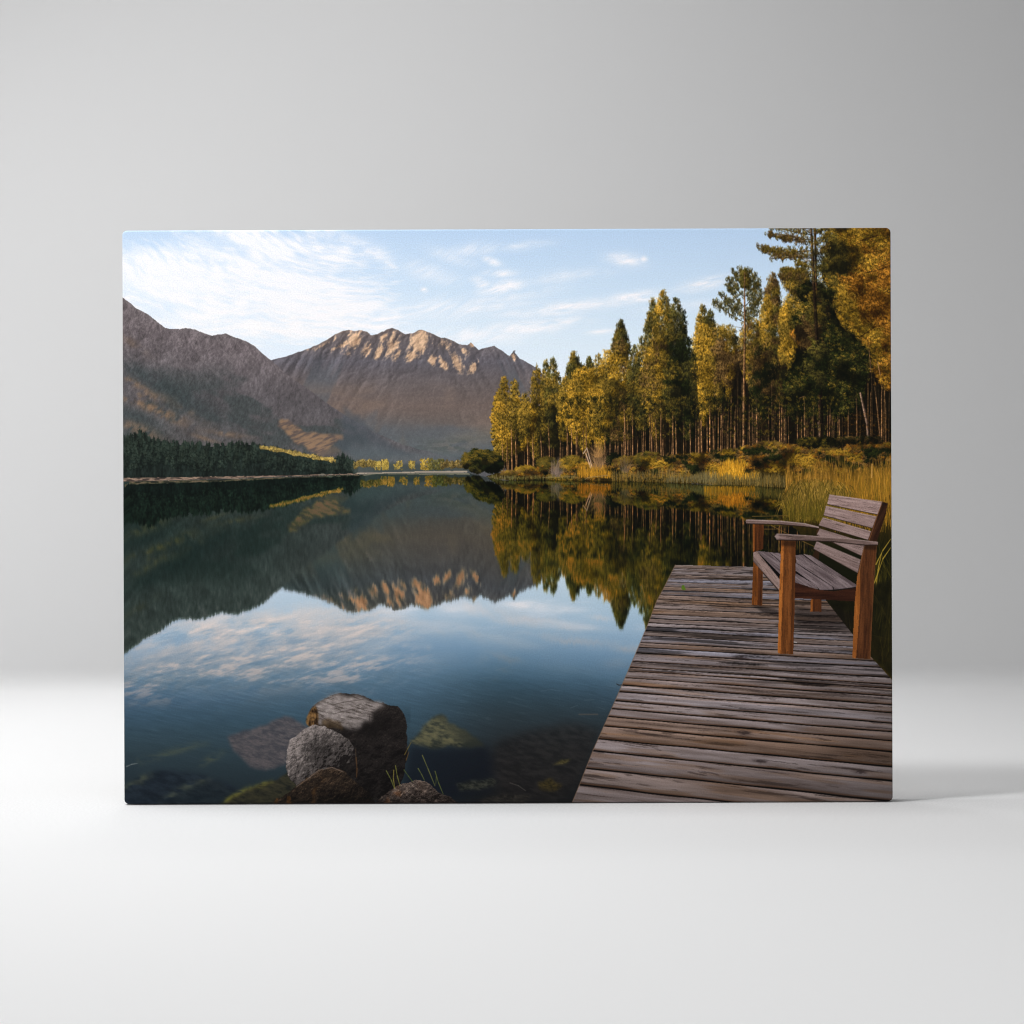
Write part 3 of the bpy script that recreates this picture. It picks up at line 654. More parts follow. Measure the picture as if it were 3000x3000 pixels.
# ------------------------------------------------------------ bed of the lake
def glow(pts, w, col, a):
    for (x0, y0), (x1, y1) in zip(pts[:-1], pts[1:]):
        r = reg(min(x0,x1)-w*2.5, min(y0,y1)-w*2.5, max(x0,x1)+w*2.5, max(y0,y1)+w*2.5)
        X = XX[r]; Y = YY[r]
        if X.size == 0: continue
        L = math.hypot(x1-x0, y1-y0)+1e-6; dx, dy = (x1-x0)/L, (y1-y0)/L
        t = np.clip((X-x0)*dx+(Y-y0)*dy, 0, L)
        d = np.hypot(X-x0-dx*t, Y-y0-dy*t)+10*(fbm(X/30,Y/20,3,491)-.5)
        img[r] = mix(img[r], col, a*np.exp(-(d/w)**2)*ss(.25,.6,fbm(X/34,Y/12,3,492))*np.sin(np.pi*np.clip(t/L,.12,.88)))
def stone(pts, c0, c1, a, soft, seed, fs=22):
    fill(pts, lambda X,Y: mix(c0, c1, ss(.15,.85,fbm((X+Y*.3)/(fs*.8), (Y-.25*X)/(fs*.3), 5, seed, .6))), a, soft=soft, rough=6, rs=20, seed=seed)
stone(P('G',(740,965),(830,930),(1000,885),(1140,815),(1210,830),(1330,920),(1200,1000),(1150,1165),(1000,1205),(900,1175),(860,1130),(780,1060)), (.225,.22,.24), (.36,.325,.325), .85, 4, 501)
stone(P('G',(-30,1330),(100,1260),(220,1212),(350,1203),(560,1235),(720,1290),(900,1380),(1000,1500),(-30,1500)), (.075,.10,.13), (.13,.165,.20), .8, 6, 503, 40)
for pts in [((-10,1335),(90,1285),(190,1235)), ((270,1440),(400,1345),(520,1300),(600,1270)), ((560,1160),(700,1080)), ((120,1140),(600,1000))]:
    glow(P('G',*pts), 11, (.29,.31,.25), .6)
stone(P('G',(270,1450),(430,1340),(560,1290),(680,1280),(780,1360),(760,1450)), (.075,.105,.125), (.13,.16,.175), .75, 5, 505, 30)
stone(P('G',(700,1450),(800,1370),(930,1310),(1080,1265),(1170,1215),(1260,1320),(1060,1450)), (.10,.10,.085), (.22,.205,.14), .85, 3, 507, 26)
glow(P('G',(700,1440),(790,1372)), 7, (.42,.40,.17), .8); glow(P('G',(770,1385),(900,1325),(1050,1285)), 8, (.42,.40,.18), .8)
line(P('G',(25,1175),(60,1160),(100,1153)), 4, (.46,.48,.47), .55, 2)
fill(P('H',(230,1000),(320,1030),(640,1040),(780,1030),(860,1200),(800,1350),(500,1420),(200,1300)), (.055,.07,.10), .7, soft=14, rough=6)
def ygreen(X, Y):
    n = fbm((X+Y*.2)/16, (Y-.2*X)/6, 4, 511)
    hl = ss(1290, 1250, X-.9*(Y-2090))
    return mix((.155,.165,.14), (.43,.40,.275), np.clip(.30+(n-.5)*.5*ss(1440,1300,X)+.42*hl*ss(.2,.7,n)-.30*ss(1330,1420,X)-.35*ss(2165,2195,Y), 0, 1))
fill(P('H',(235,1005),(320,930),(350,865),(400,822),(470,800),(515,850),(640,920),(740,990),(775,1025),(640,1045),(520,1030),(400,1050)), ygreen, .85, soft=5, rough=6, rs=16)
stone(P('H',(560,1300),(650,1275),(840,1260),(850,1300),(720,1350),(600,1345)), (.085,.095,.09), (.26,.26,.215), .8, 4, 513, 16)
stone(P('H',(850,1000),(1050,930),(1350,870),(1600,900),(1500,1150),(1440,1300),(1300,1420),(900,1420),(820,1200)), (.085,.08,.08), (.17,.155,.148), .6, 14, 515, 34)
stone(P('H',(1250,1165),(1310,1130),(1385,1115),(1350,1150)), (.2,.18,.10), (.38,.34,.19), .75, 3, 517, 9)
stone(P('H',(1150,1290),(1240,1255),(1320,1310),(1250,1345),(1170,1340)), (.14,.12,.06), (.34,.28,.11), .6, 4, 519, 9)
stone(P('H',(740,1400),(900,1370),(1100,1380),(1050,1440),(740,1440)), (.09,.088,.085), (.20,.185,.165), .8, 5, 521, 14)
line(P('H',(950,1290),(1010,1310),(1060,1345)), 3, (.3,.28,.26), .5); line(P('H',(1440,805),(1570,805)), 4, (.34,.30,.27), .5)
for pts in [((1170,640),(1240,630),(1320,640)),((850,495),(920,475),(990,450)),((600,480),(660,500)),((1320,340),(1450,325)),((1480,705),(1550,700)),((100,690),(180,690)),((420,440),(560,470)),((740,550),(800,545)),((1380,760),(1430,740))]:
    line(P('H',*pts), 2.2, (.42,.48,.51), .22, 1.2)

# ------------------------------------------------------------ tall grass on the right
rg = P('F',(1130,500),(1180,440),(1260,380),(1500,360),(1960,310),(1960,1500),(1600,1500),(1350,900),(1150,650))
fill(rg, lambda X,Y: mix(mix((.13,.10,.03),(.33,.24,.07),fbm(X/6,Y/30,4,601)), (.07,.075,.03), ss(1480,1640,Y)), 1, rough=10, rs=16)
grass(2300,2625,1400,1470,30,70,1500,[(.66,.46,.15),(.54,.39,.13),(.74,.54,.22),(.42,.31,.1)],1.4,.18)
grass(2440,2625,1430,1560,40,80,900,[(.60,.42,.12),(.46,.36,.1),(.70,.5,.16)],1.5,.2)
for k in range(620):   # arching sedge tuft
    x = 2292+rng.rand()*190; y = 1530-rng.rand()*30-(0 if x > 2330 else 20)
    top_ = np.interp(x, [2290,2340,2420,2480],[1440,1402,1398,1420])+rng.rand()*50
    sw = (-1 if rng.rand() < .6 else 1)*(6+26*rng.rand())
    c = C3([(.60,.48,.17),(.46,.38,.13),(.32,.27,.09),(.74,.58,.25)][rng.randint(4)])*(.55+.5*rng.rand())
    line([(x, y), (x+sw*.15, (y+top_)/2), (x+sw*.55, top_+3), (x+sw, top_+10+rng.rand()*26)], 1.8, c, .85, .8)
grass(2292,2420,1505,1535,16,60,330,[(.36,.31,.09),(.24,.22,.06),(.48,.39,.12)],1.5,.3)
for k in range(160):
    x = 2555+rng.rand()*70; y = 1700+rng.rand()*420
    h = 60+rng.rand()*150
    line([(x, y), (x+(rng.rand()-.5)*30, y-h*.6), (x+(rng.rand()-.5)*70, y-h)], 1.6, C3((.46,.40,.12))*(.3+.6*rng.rand()), .6, .8)
for pts in [((1800,1000),(1850,900),(1905,820)),((1790,1130),(1850,960),(1905,880)),((1780,1200),(1840,1300),(1905,1420)),((1800,1160),(1815,1040),(1840,920)),((1870,1449),(1890,1300),(1905,1120)),((1810,1400),(1850,1280))]:
    line(P('F',*pts), 3.2, (.68,.56,.20), .85, 1.6)
for pts in [((1800,0),(1850,80),(1905,180)),((1760,240),(1905,275)),((1805,155),(1850,60)),((1890,300),(1900,60))]:
    line(P('I',*pts), 3, (.56,.46,.16), .7, 1.6)
for pts in [((925,660),(1180,655)),((1010,750),(1110,750)),((1060,725),(1180,785)),((1110,740),(1112,930)),((1260,830),(1262,920)),((880,600),(905,520)),((1280,835),(1400,890))]:
    line(P('F',*pts), 2.2, (.50,.37,.18), .75, 1.4)
line(P('F',(1770,385),(1772,290)), 3.4, (.74,.55,.28), .95)

# ------------------------------------------------------------ jetty
dockL = P('F',(380,1003),(310,1160),(185,1449))+P('I',(185,190),(110,352),(5,595))+P('H',(1880,270),(1805,440),(1720,650),(1640,830),(1540,1055),(1440,1310),(1385,1440))
dockL = P('F',(380,1003),(300,1165),(250,1256),(180,1440))+P('I',(110,352),(5,595))+P('H',(1720,650),(1640,832),(1540,1055),(1440,1310),(1378,1460))
dockP = dockL+P('I',(1990,1500),(1990,640),(1770,402),(1600,192),(1450,0))+P('F',(1255,1026),(925,1017))
# shaded water right of the jetty
fill(P('F',(1440,1240),(1920,1100),(1920,1449))+P('I',(1960,600),(1760,400),(1600,190),(1430,-20)), lambda X,Y: mix((.045,.045,.02),(.125,.115,.05),fbm(X/14,Y/20,4,603)), .9, soft=4)
for k in range(60):
    x = 2480+rng.rand()*140; y = 1800+rng.rand()*180
    line([(x, y), (x+(rng.rand()-.5)*30, y-30-60*rng.rand())], 1.4, C3((.42,.37,.12))*(.3+.6*rng.rand()), .5, .8)
gaps = [-263,-236,-213,-190,-168,-140,-108,-82,-48,-18,12,48,88,118,150,178,205,240,290,325,365,425,470,495,545,600,648,715,772,830,900,995,1085,1215,1340,1490]
def planks(X, Y):
    zx = (X-1820)*K; zy = (Y-1760)*K
    # invert y = g + x/1920*(45+(g+263)*.11)
    s = zx/1920.
    g = (zy-s*45-s*263*.11)/(1+s*.11)
    wv = 7*(fbm(X/150, g/60., 2, 611)-.5)
    g = g+wv*np.clip((g+263)/900, .15, 1)
    ga = np.array(gaps, F32)
    k = np.clip(np.searchsorted(ga, g.ravel()).reshape(g.shape)-1, 0, len(gaps)-2)
    lo = ga[k]; hi = ga[k+1]
    f = (g-lo)/(hi-lo); wd = hi-lo
    tone = TAB[5, (k*7) % 256]; tone2 = TAB[9, (k*13) % 256]; hue = TAB[31, (k*5) % 256]
    z = np.clip((g+263)/1600, 0, 1)
    ls = 1.4+4.2*z
    n1 = fbm(X/(60+190*z)+k*3.7, g/(2.6*ls)+k*5.1, 5, 621, .62)
    n2 = fbm(X/(160+260*z)+k*1.7, g/(7*ls)+k*2.1, 4, 631, .55)
    n3 = fbm(X/(26+50*z)+k*2.3, g/(1.3*ls), 3, 641, .6)
    c = mix((.285,.235,.215), (.56,.515,.515), np.clip(.16+.30*tone+(n2-.5)*.9+(n1-.5)*1.15+.32, 0, 1))
    c = mix(c, C3((.42,.31,.225))*(.55+.9*n1)[...,None], ss(.55,.85,hue)*.45+ss(.56,.72,fbm(X/190.+k*3.3,g/30.,3,651))*.32)
    c = mix(c, C3((.50,.52,.60))*(.55+.8*n1)[...,None], ss(.62,.95,tone2)*.55*ss(.2,.6,n2))
    # sheen along the upper edge of each board
    c = c*(1.0+.12*ss(.45,.05,f)-.16*ss(.6,1.0,f))[...,None]
    # checks and dark grain lines
    ck = ss(.34,.27,n3)*ss(.40,.52,n2+.12*(tone-.5))
    c = mix(c, (.13,.10,.09), ck*.40)
    ck2 = ss(.33,.27,n1)
    c = mix(c, (.16,.125,.11), ck2*.40)
    # gaps
    px = np.minimum(f, 1-f)*wd
    gw = np.clip(1.5+8.0*z, 1.5, 9.5)*(.55+.9*vn(X/110.,k*3.1,66))
    below = f > .5
    gd = np.where(below, ss(gw*1.25, gw*.45, (1-f)*wd), ss(gw*.55, gw*.15, f*wd))
    warm = np.where(below, ss(gw*2.6, gw*1.2, (1-f)*wd), 0)
    c = mix(c, (.30,.185,.11), warm*.55*ss(.2,.5,z))
    c = mix(c, (.045,.036,.034), gd*.96)
    # shade of the bench and rear boards
    shd = ss(.44,.36, fbm(X/260.+3, g/16., 3, 661))*ss(.75,.25,z)
    c = mix(c, c*.36, shd*.8)
    c = c*np.interp(X, [1700,1900,2300,2640],[1.0,1.05,1.0,.83]).astype(F32)[...,None]
    c = c*np.interp(Y, [1650,1800,2100,2360],[.90,.98,1.0,.86]).astype(F32)[...,None]
    return c
fill(dockP, planks, 1)
for pts, w in [(((780,395),(860,388),(1000,402),(1120,410)),6),(((690,437),(800,442),(930,452),(1040,455)),11),(((1210,585),(1300,592),(1420,600),(1500,598)),10),(((770,895),(900,902),(1050,915),(1170,930)),8),(((1225,158),(1300,150),(1420,160)),10),(((900,95),(1110,108)),7),(((1225,110),(1400,112),(1570,122)),7),(((1225,215),(1590,222)),6),(((1225,350),(1630,356)),5),(((1230,60),(1340,62)),6),(((760,510),(1000,520)),4),(((1370,1375),(1600,1390),(1910,1412)),6)]:
    up_ = [(x, y-w*.55*math.sin(math.pi*(k+.02)/(len(pts)-1)*.98)-.6) for k, (x, y) in enumerate(pts)]; dn_ = [(x, y+w*.75*math.sin(math.pi*(k+.02)/(len(pts)-1)*.98)+.6) for k, (x, y) in enumerate(pts)]
    if len(pts) == 2: up_ = [(pts[0][0], pts[0][1]), ((pts[0][0]+pts[1][0])/2, (pts[0][1]+pts[1][1])/2-w*.6), pts[1]]; dn_ = [pts[0], ((pts[0][0]+pts[1][0])/2, (pts[0][1]+pts[1][1])/2+w*.6), pts[1]]
    fill(P('I', *(up_+dn_[::-1])), (.05,.04,.035), .85, soft=1.6, rough=2, rs=10)
for x, y in [(870,935),(985,1135),(840,405),(1690,1210)]:
    q = P('I',(x,y))[0]
    r = reg(q[0]-36, q[1]-14, q[0]+36, q[1]+14); X = XX[r]; Y = YY[r]
    bl = blob(X, Y, q[0], q[1], 17, 5.5, .08)
    img[r] = mix(img[r], (.15,.12,.12), np.clip(bl*1.2*(.35+1.1*vn(X/7,Y/2.2,67)),0,.75))
# lit left arris of the jetty
for a, b in zip(dockL[:-1], dockL[1:]): line([a, b], 2.6, (.46,.36,.29), .6)
fill(P('F',(425,1150),(440,1145),(448,1165),(456,1180),(436,1182),(420,1168)), (.30,.40,.12), .95, rough=2, rs=6)
line(P('H',(1705,590),(1720,598),(1740,597)), 2.2, (.10,.08,.08), .9)
line(P('I',(1218,292),(1240,296)), 2.5, (.72,.7,.7), .8)

# ------------------------------------------------------------ bench
def wood(c0, c1, ang, seed, sc=1.0, dark=(.12,.085,.07)):
    ca, sa = math.cos(ang), math.sin(ang)
    def f(X, Y):
        u = X*ca+Y*sa; v = -X*sa+Y*ca
        n = fbm(u/(80*sc), v/(6.5*sc), 5, seed, .55); n2 = fbm(u/30, v/1.7, 3, seed+7)
        c = mix(c0, c1, np.clip(.5+(n-.5)*1.5, 0, 1))
        c = mix(c, dark, ss(.33,.24,n2)*.35)
        return c*(.93+.14*vn(X/2,Y/2,seed))[...,None]
    return f
def fp(*pts): return P('F',*pts)
GREYW = ((.47,.385,.365), (.645,.55,.53))
ORW = ((.36,.195,.075), (.56,.32,.14))
DKW = ((.20,.105,.05), (.36,.20,.10))
V = math.pi/2
# shadows under the bench on the boards
fill(fp((925,1285),(1000,1292),(1115,1330),(1115,1380),(980,1330)), (.07,.055,.05), .55, soft=3, rough=3)
fill(fp((1225,1300),(1640,1330),(1640,1470),(1225,1420)), (.08,.06,.055), .45, soft=6, rough=6)
# far upright and rear-left leg
fill(fp((1375,890),(1400,905),(1395,980),(1345,950)), (.16,.10,.06), 1)
fill(fp((1380,760),(1398,735),(1400,790),(1378,800)), (.22,.14,.08), 1)
fill(fp((1340,1245),(1415,1245),(1415,1335),(1336,1333)), wood(*DKW, V, 701), 1)
fill(fp((1340,1245),(1356,1245),(1353,1334),(1336,1332)), wood(*ORW, V, 702), 1)
# space behind the back seen through its gaps
def gapc(X, Y): return mix((.10,.085,.03), (.46,.36,.12), ss(.4,.7,fbm(X/7,Y/5,3,703)))
# back slats
slats = [((1470,506),(1846,557),(1812,647),(1455,574)), ((1447,586),(1806,662),(1776,744),(1429,653)), ((1424,668),(1768,767),(1748,828),(1394,724)), ((1402,747),(1748,852),(1702,942),(1380,792)), ((1380,836),(1692,966),(1672,1062),(1358,890))]
bk = fp((1470,506),(1846,557),(1672,1062),(1358,890))
for i, q in enumerate(slats):
    a = math.atan2(q[1][1]-q[0][1], q[1][0]-q[0][0])
    d = (1.06, 1.0, .98, .92, .88)[i]
    fill(fp(*q), wood(C3(GREYW[0])*d, C3(GREYW[1])*d, a, 711+i, .8), 1)
    line(fp(q[3], q[2]), 2.2, (.14,.10,.08), .8)
    line(fp(q[0], q[1]), 1.8, C3((.66,.57,.55))*d, .5)
# right upright of the back (end grain side) down to the arm
fill(fp((1846,557),(1882,568),(1872,640),(1806,838),(1742,830),(1790,700)), wood((.125,.07,.045),(.26,.155,.10), 2.0, 721), 1)
line(fp((1846,557),(1812,650),(1752,828)), 2.5, (.50,.33,.2), .65)
fill(fp((1846,557),(1882,568),(1880,585),(1838,580)), (.13,.085,.07), .9, soft=1)
# seat
seat = [((958,904),(1042,912),(1150,1008),(1150,1095)), ((1050,914),(1120,920),(1200,980),(1150,1000)), ((1150,1010),(1232,1062),(1385,1152),(1392,1176),(1236,1130),(1150,1090)), ((1150,990),(1230,985),(1300,1035),(1492,1156),(1500,1182),(1405,1184),(1388,1160),(1235,1046)), ((1232,934),(1278,930),(1600,1156),(1604,1170),(1508,1180),(1498,1158),(1240,990)), ((1286,926),(1340,936),(1670,1148),(1668,1160),(1612,1168))]
fill(fp((958,904),(1340,934),(1672,1150),(1500,1184),(1240,1140),(1122,1108)), (.055,.045,.045), 1)
for i, q in enumerate(seat):
    fill(fp(*q), wood((.27,.225,.23),(.535,.475,.48), .62, 731+i, .8), 1)
    line(fp(q[0], q[-1]), 1.6, (.62,.55,.53), .45)
line(fp((1392,1176),(1405,1184),(1500,1182),(1604,1170),(1668,1160)), 3.4, (.09,.07,.065), .9)
# aprons
fill(fp((1226,1128),(1395,1180),(1500,1190),(1668,1162),(1668,1262),(1226,1238)), wood((.12,.06,.04),(.26,.14,.09), .0, 741), 1)
fill(fp((932,914),(958,906),(1122,1108),(1122,1196),(1090,1165),(934,985)), wood((.38,.31,.29),(.58,.49,.46), .87, 742), 1)
line(fp((934,985),(1122,1194)), 3, (.10,.07,.06), .8)
# far front leg
fill(fp((930,714),(1006,718),(1003,890),(960,905),(934,915),(928,900)), wood(*DKW, V, 751), 1)
fill(fp((930,714),(944,714),(940,912),(928,905)), wood(*ORW, V, 752), 1)
fill(fp((932,980),(1000,1056),(996,1291),(922,1286)), wood(*DKW, V, 753), 1)
fill(fp((932,980),(968,1020),(962,1288),(922,1285)), wood(C3(ORW[0])*.95, C3(ORW[1])*.95, V, 754), 1)
line(fp((998,1060),(994,1290)), 2, (.4,.25,.13), .6)
# arms
fill(fp((876,690),(892,683),(1000,686),(1130,692),(1300,710),(1398,734),(1394,746),(1290,731),(1130,718),(1000,714),(884,713)), wood((.33,.26,.24),(.54,.45,.425), .06, 761), 1)
line(fp((884,686),(1000,688),(1130,694),(1300,712),(1394,736)), 3, (.66,.58,.56), .7)
line(fp((886,712),(1000,714),(1130,718),(1290,731),(1390,745)), 3, (.13,.09,.07), .85)
# near front leg
fill(fp((1130,828),(1234,832),(1228,1200),(1216,1636),(1108,1630),(1116,1200)), wood((.315,.175,.075),(.48,.28,.13), V, 771), 1)
fill(fp((1130,828),(1150,830),(1140,1200),(1126,1634),(1106,1622),(1116,1200)), wood((.54,.30,.12),(.68,.41,.18), V, 772), 1)
fill(fp((1208,832),(1234,832),(1228,1200),(1216,1634),(1196,1634),(1204,1200)), wood((.20,.105,.05),(.36,.20,.09), V, 773), .75)
fill(fp((1130,828),(1234,832),(1232,875),(1130,868)), (.11,.06,.03), .6, soft=3)
# near back leg
fill(fp((1722,862),(1808,860),(1790,1080),(1772,1449),(1762,1670),(1636,1660),(1648,1300),(1668,1080),(1700,930)), wood((.185,.10,.055),(.37,.215,.115), 1.62, 781), 1)
fill(fp((1668,1080),(1690,1010),(1688,1300),(1660,1666),(1634,1658),(1648,1300)), wood((.46,.26,.11),(.66,.39,.17), V, 782), .9)
line(fp((1716,880),(1690,1010),(1676,1110)), 3, (.50,.34,.22), .6)
line(fp((1806,866),(1788,1085),(1768,1449),(1760,1660)), 2.5, (.42,.27,.15), .6)
fill(fp((1722,862),(1808,860),(1804,900),(1714,890)), (.08,.05,.03), .6, soft=3)
# near arm
fill(fp((1084,802),(1092,788),(1110,782),(1300,793),(1600,815),(1816,840),(1814,863),(1720,864),(1500,840),(1240,831),(1100,828)), wood((.30,.24,.22),(.52,.43,.41), .07, 791), 1)
line(fp((1100,785),(1300,796),(1600,818),(1812,843)), 3, (.62,.54,.52), .65)
line(fp((1100,827),(1240,830),(1500,839),(1720,863),(1810,862)), 3, (.12,.085,.07), .85)
fill(fp((1084,802),(1092,788),(1110,782),(1118,806),(1104,826)), (.60,.52,.50), .6, soft=2)

# ------------------------------------------------------------ rocks by the shore
def rock(pts, base, lit, dark, lx, ly, seed, fs=30., spk=.3, rough=4, cx=None, cy=None, rx=None, ry=None, k=1.0, warm=None, contrast=1.0):
    xs = [p[0] for p in pts]; ys = [p[1] for p in pts]
    cx = cx or (min(xs)+max(xs))/2; cy = cy or (min(ys)+max(ys))/2
    rx = rx or (max(xs)-min(xs))/2; ry = ry or (max(ys)-min(ys))/2
    def f(X, Y):
        wx = 16*(fbm(X/40, Y/40, 3, seed+1)-.5); wy = 16*(fbm(X/40, Y/40, 3, seed+2)-.5)
        nx = (X+wx-cx)/rx; ny = (Y+wy-cy)/ry
        h = fbm(X/fs, Y/fs, 6, seed, .62)
        gx = np.roll(h, -1, 1)-np.roll(h, 1, 1); gy = np.roll(h, -1, 0)-np.roll(h, 1, 0)
        l = (nx*lx+ny*ly)*.75*k+(gx*lx+gy*ly)*-7.5*contrast+(h-.5)*.9
        c = mix(base, lit, ss(.0, .85, l)); c = mix(c, dark, ss(-.02, -.62, l))
        if warm is not None: c = mix(c, C3(warm)*(.4+1.1*h)[...,None], ss(.55,.75,fbm(X/24,Y/30,4,seed+3))*.6*ss(.3,-.6,nx))
        c = mix(c, np.minimum(c*2.0+.06, .8), ss(.76,.86,vn(X/1.9,Y/1.9,seed+4))*spk)
        c = c*(.83+.34*vn(X/3.0,Y/3.0,seed+5))[...,None]
        return c
    fill(pts, f, 1, rough=rough, rs=14, seed=seed)
big = P('G',(1296,870),(1300,820),(1330,760),(1380,722),(1440,690),(1500,660),(1590,654),(1700,676),(1800,718),(1880,735),(1940,752),(1985,800),(2006,880),(2010,1000),(2008,1100),(1990,1250),(1945,1335),(1870,1420),(1560,1430),(1440,1240),(1400,1000))
rock(big, (.112,.10,.096), (.195,.172,.16), (.052,.046,.045), -.3, -.9, 801, 26, .12, k=.7, contrast=.5)
def topf(X, Y):
    a = -.12
    st = fbm((X*math.cos(a)+Y*math.sin(a))/30, (Y-.28*X)/4.0, 5, 811, .62)
    h = fbm(X/9, Y/7, 4, 812)
    c = mix((.27,.245,.235), (.60,.56,.545), np.clip(.15+st*.95+(h-.5)*.6, 0, 1))
    c = mix(c, (.20,.17,.15), ss(.40,.30,st)*.55)
    c = mix(c, (.80,.76,.74), ss(.80,.9,vn(X/2,Y/2,813))*.3)
    return c
fill(P('G',(1365,880),(1372,800),(1350,755),(1440,694),(1500,665),(1590,660),(1700,682),(1800,722),(1860,745),(1800,770),(1740,800),(1745,850),(1650,920),(1560,905),(1470,890)), topf, 1, soft=6, rough=13, rs=26)
r = reg(880, 2020, 1200, 2160); X = XX[r]; Y = YY[r]
img[r] = img[r]*(1-.30*blob(X,Y,1075,2135,120,26,-.3))[...,None]
def leftf(X, Y):
    h = fbm(X/8, Y/12, 5, 821, .6)
    return mix((.14,.095,.055), (.50,.37,.22), ss(.3,.75,h))
fill(P('G',(1298,875),(1302,820),(1332,765),(1362,745),(1385,800),(1375,880),(1440,900),(1340,905)), leftf, .95, soft=2, rough=4)
fill(P('G',(1400,850),(1450,835),(1540,870),(1560,920),(1470,905),(1400,895)), lambda X,Y: mix((.12,.09,.06),(.36,.28,.18),fbm(X/7,Y/6,4,823)), .7, soft=3, rough=5)
for pts in [((1480,740),(1560,720),(1700,700)),((1500,800),(1620,770),(1730,760)),((1400,820),(1440,845),(1540,890)),((1740,805),(1745,850),(1660,925))]:
    line(P('G',*pts), 2, (.16,.13,.12), .5)
sm = P('G',(1158,1060),(1180,985),(1250,935),(1285,905),(1340,880),(1420,888),(1520,935),(1600,985),(1640,1045),(1645,1105),(1600,1160),(1500,1182),(1400,1192),(1310,1255),(1228,1312),(1180,1260),(1150,1185))
rock(sm, (.28,.258,.25), (.53,.49,.475), (.09,.08,.077), -.75, -.72, 831, 13, .10, 3, k=1.05, contrast=.35)
q = P('G',(1330,1060))[0]
r = reg(q[0]-110, q[1]-90, q[0]+120, q[1]+110); X = XX[r]; Y = YY[r]
img[r] = img[r]*(1-.42*blob(X,Y,P('G',(1370,1050))[0][0],P('G',(1370,1050))[0][1],44,40,.5))[...,None]
low = P('G',(1050,1450),(1085,1402),(1125,1390),(1230,1312),(1310,1250),(1380,1196),(1480,1178),(1560,1208),(1650,1290),(1730,1350),(1800,1450))
rock(low, (.13,.105,.085), (.28,.22,.17), (.052,.044,.04), -.55, -.8, 841, 22, .25, 4, k=.85, warm=(.34,.215,.10), contrast=.6)
line(P('G',(1230,1316),(1320,1252),(1385,1200),(1480,1182),(1555,1212)), 3, (.46,.40,.36), .55)
br = P('H',(-30,1450),(10,1415),(60,1372),(150,1312),(250,1282),(300,1268),(370,1290),(430,1342),(520,1392),(620,1450))
rock(br, (.21,.18,.165), (.42,.365,.33), (.08,.065,.06), -.2, -.95, 851, 17, .35, 4, k=.8, warm=(.32,.20,.12), contrast=.6)
line(P('G',(1648,1110),(1655,1190),(1652,1250)), 3.5, (.36,.24,.14), .7, 2)
line(P('G',(1645,1050),(1648,1150)), 2, (.26,.2,.15), .7)
for pts, c in [(((75,1205),(110,1270),(132,1330)),(.40,.42,.2)),(((140,1168),(152,1240),(172,1310)),(.45,.45,.2)),(((128,1200),(125,1260),(135,1330)),(.50,.46,.2)),(((330,1095),(370,1190),(420,1312)),(.42,.42,.22)),(((420,1208),(445,1290),(478,1370)),(.36,.38,.18)),(((300,1188),(325,1230),(345,1272)),(.38,.4,.2)),(((200,1198),(230,1240),(262,1282)),(.28,.32,.15)),(((430,1240),(425,1300)),(.3,.32,.16)),(((205,1090),(225,1050),(250,1005)),(.40,.34,.16)),(((215,1130),(235,1070)),(.36,.27,.14))]:
    line(P('H',*pts), 2.6, c, .9, 1.4)

img = np.clip(img, 0.012, 1)
WORLD_E = 0.0
LIGHTS = [('front_softbox', (0, -4, .5), (0, .3, .4), 2.2, 1.6, 35),
          ('front_right_softbox', (1.0, -3.5, 1.0), (0, .3, .4), 2.2, 1.6, 45),
          ('overhead_softbox', (-1.2, .1, 3.2), (-1.2, .1, 0), 1.4, .8, 24, (1,1,1), 140),
          ('key_lamp', (-1.0, -.7, 2.2), (.2, .2, .1), .4, .4, 19),
          ('key_lamp_high', (-1.4, -1.0, 2.5), (.2, .2, .1), .4, .4, 16),
          ('front_floor_fill', (.5, -.7, 3.0), (.5, -.5, 0), .9, .6, 2.2, (1,1,1), 110),  # added fill, lifts the floor in front of the print
          ('rear_lamp', (-.5, 1.5, 3.2), (.3, 1.6, 0), .5, .5, 4.5, (1,1,1), 90),
          ('side_lamp', (-2.6, .2, .8), (-.2, 2.28, .8), .8, .8, 11.5, (1,1,1), 120),
          ('rear_side_lamp', (-2.0, 1.6, 2.0), (.3, 1.6, 0), .5, .5, 2.5, (1,1,1), 90),
          ('low_side_lamp', (-3.0, 1.6, .6), (.3, 1.6, 0), .5, .5, 3.9, (1,1,1), 90)]
# ---------------------------------------------------------------- scene
import bpy, bmesh
from mathutils import Vector
sc_ = bpy.context.scene
COL = sc_.collection
MPX = 1.0/2252.0            # metres per picture pixel at the print's front face
DIST = 3.0                  # camera to print
BW, BH, BT = 1.0, 0.7465, 0.038   # print width, height, depth

ink = bpy.data.images.new('printed_lake_picture', W, H, alpha=False, float_buffer=False)
buf = np.ones((H, W, 4), F32)
buf[..., :3] = img[::-1]
ink.pixels.foreach_set(np.ascontiguousarray(buf).ravel())
ink.update(); ink.pack()

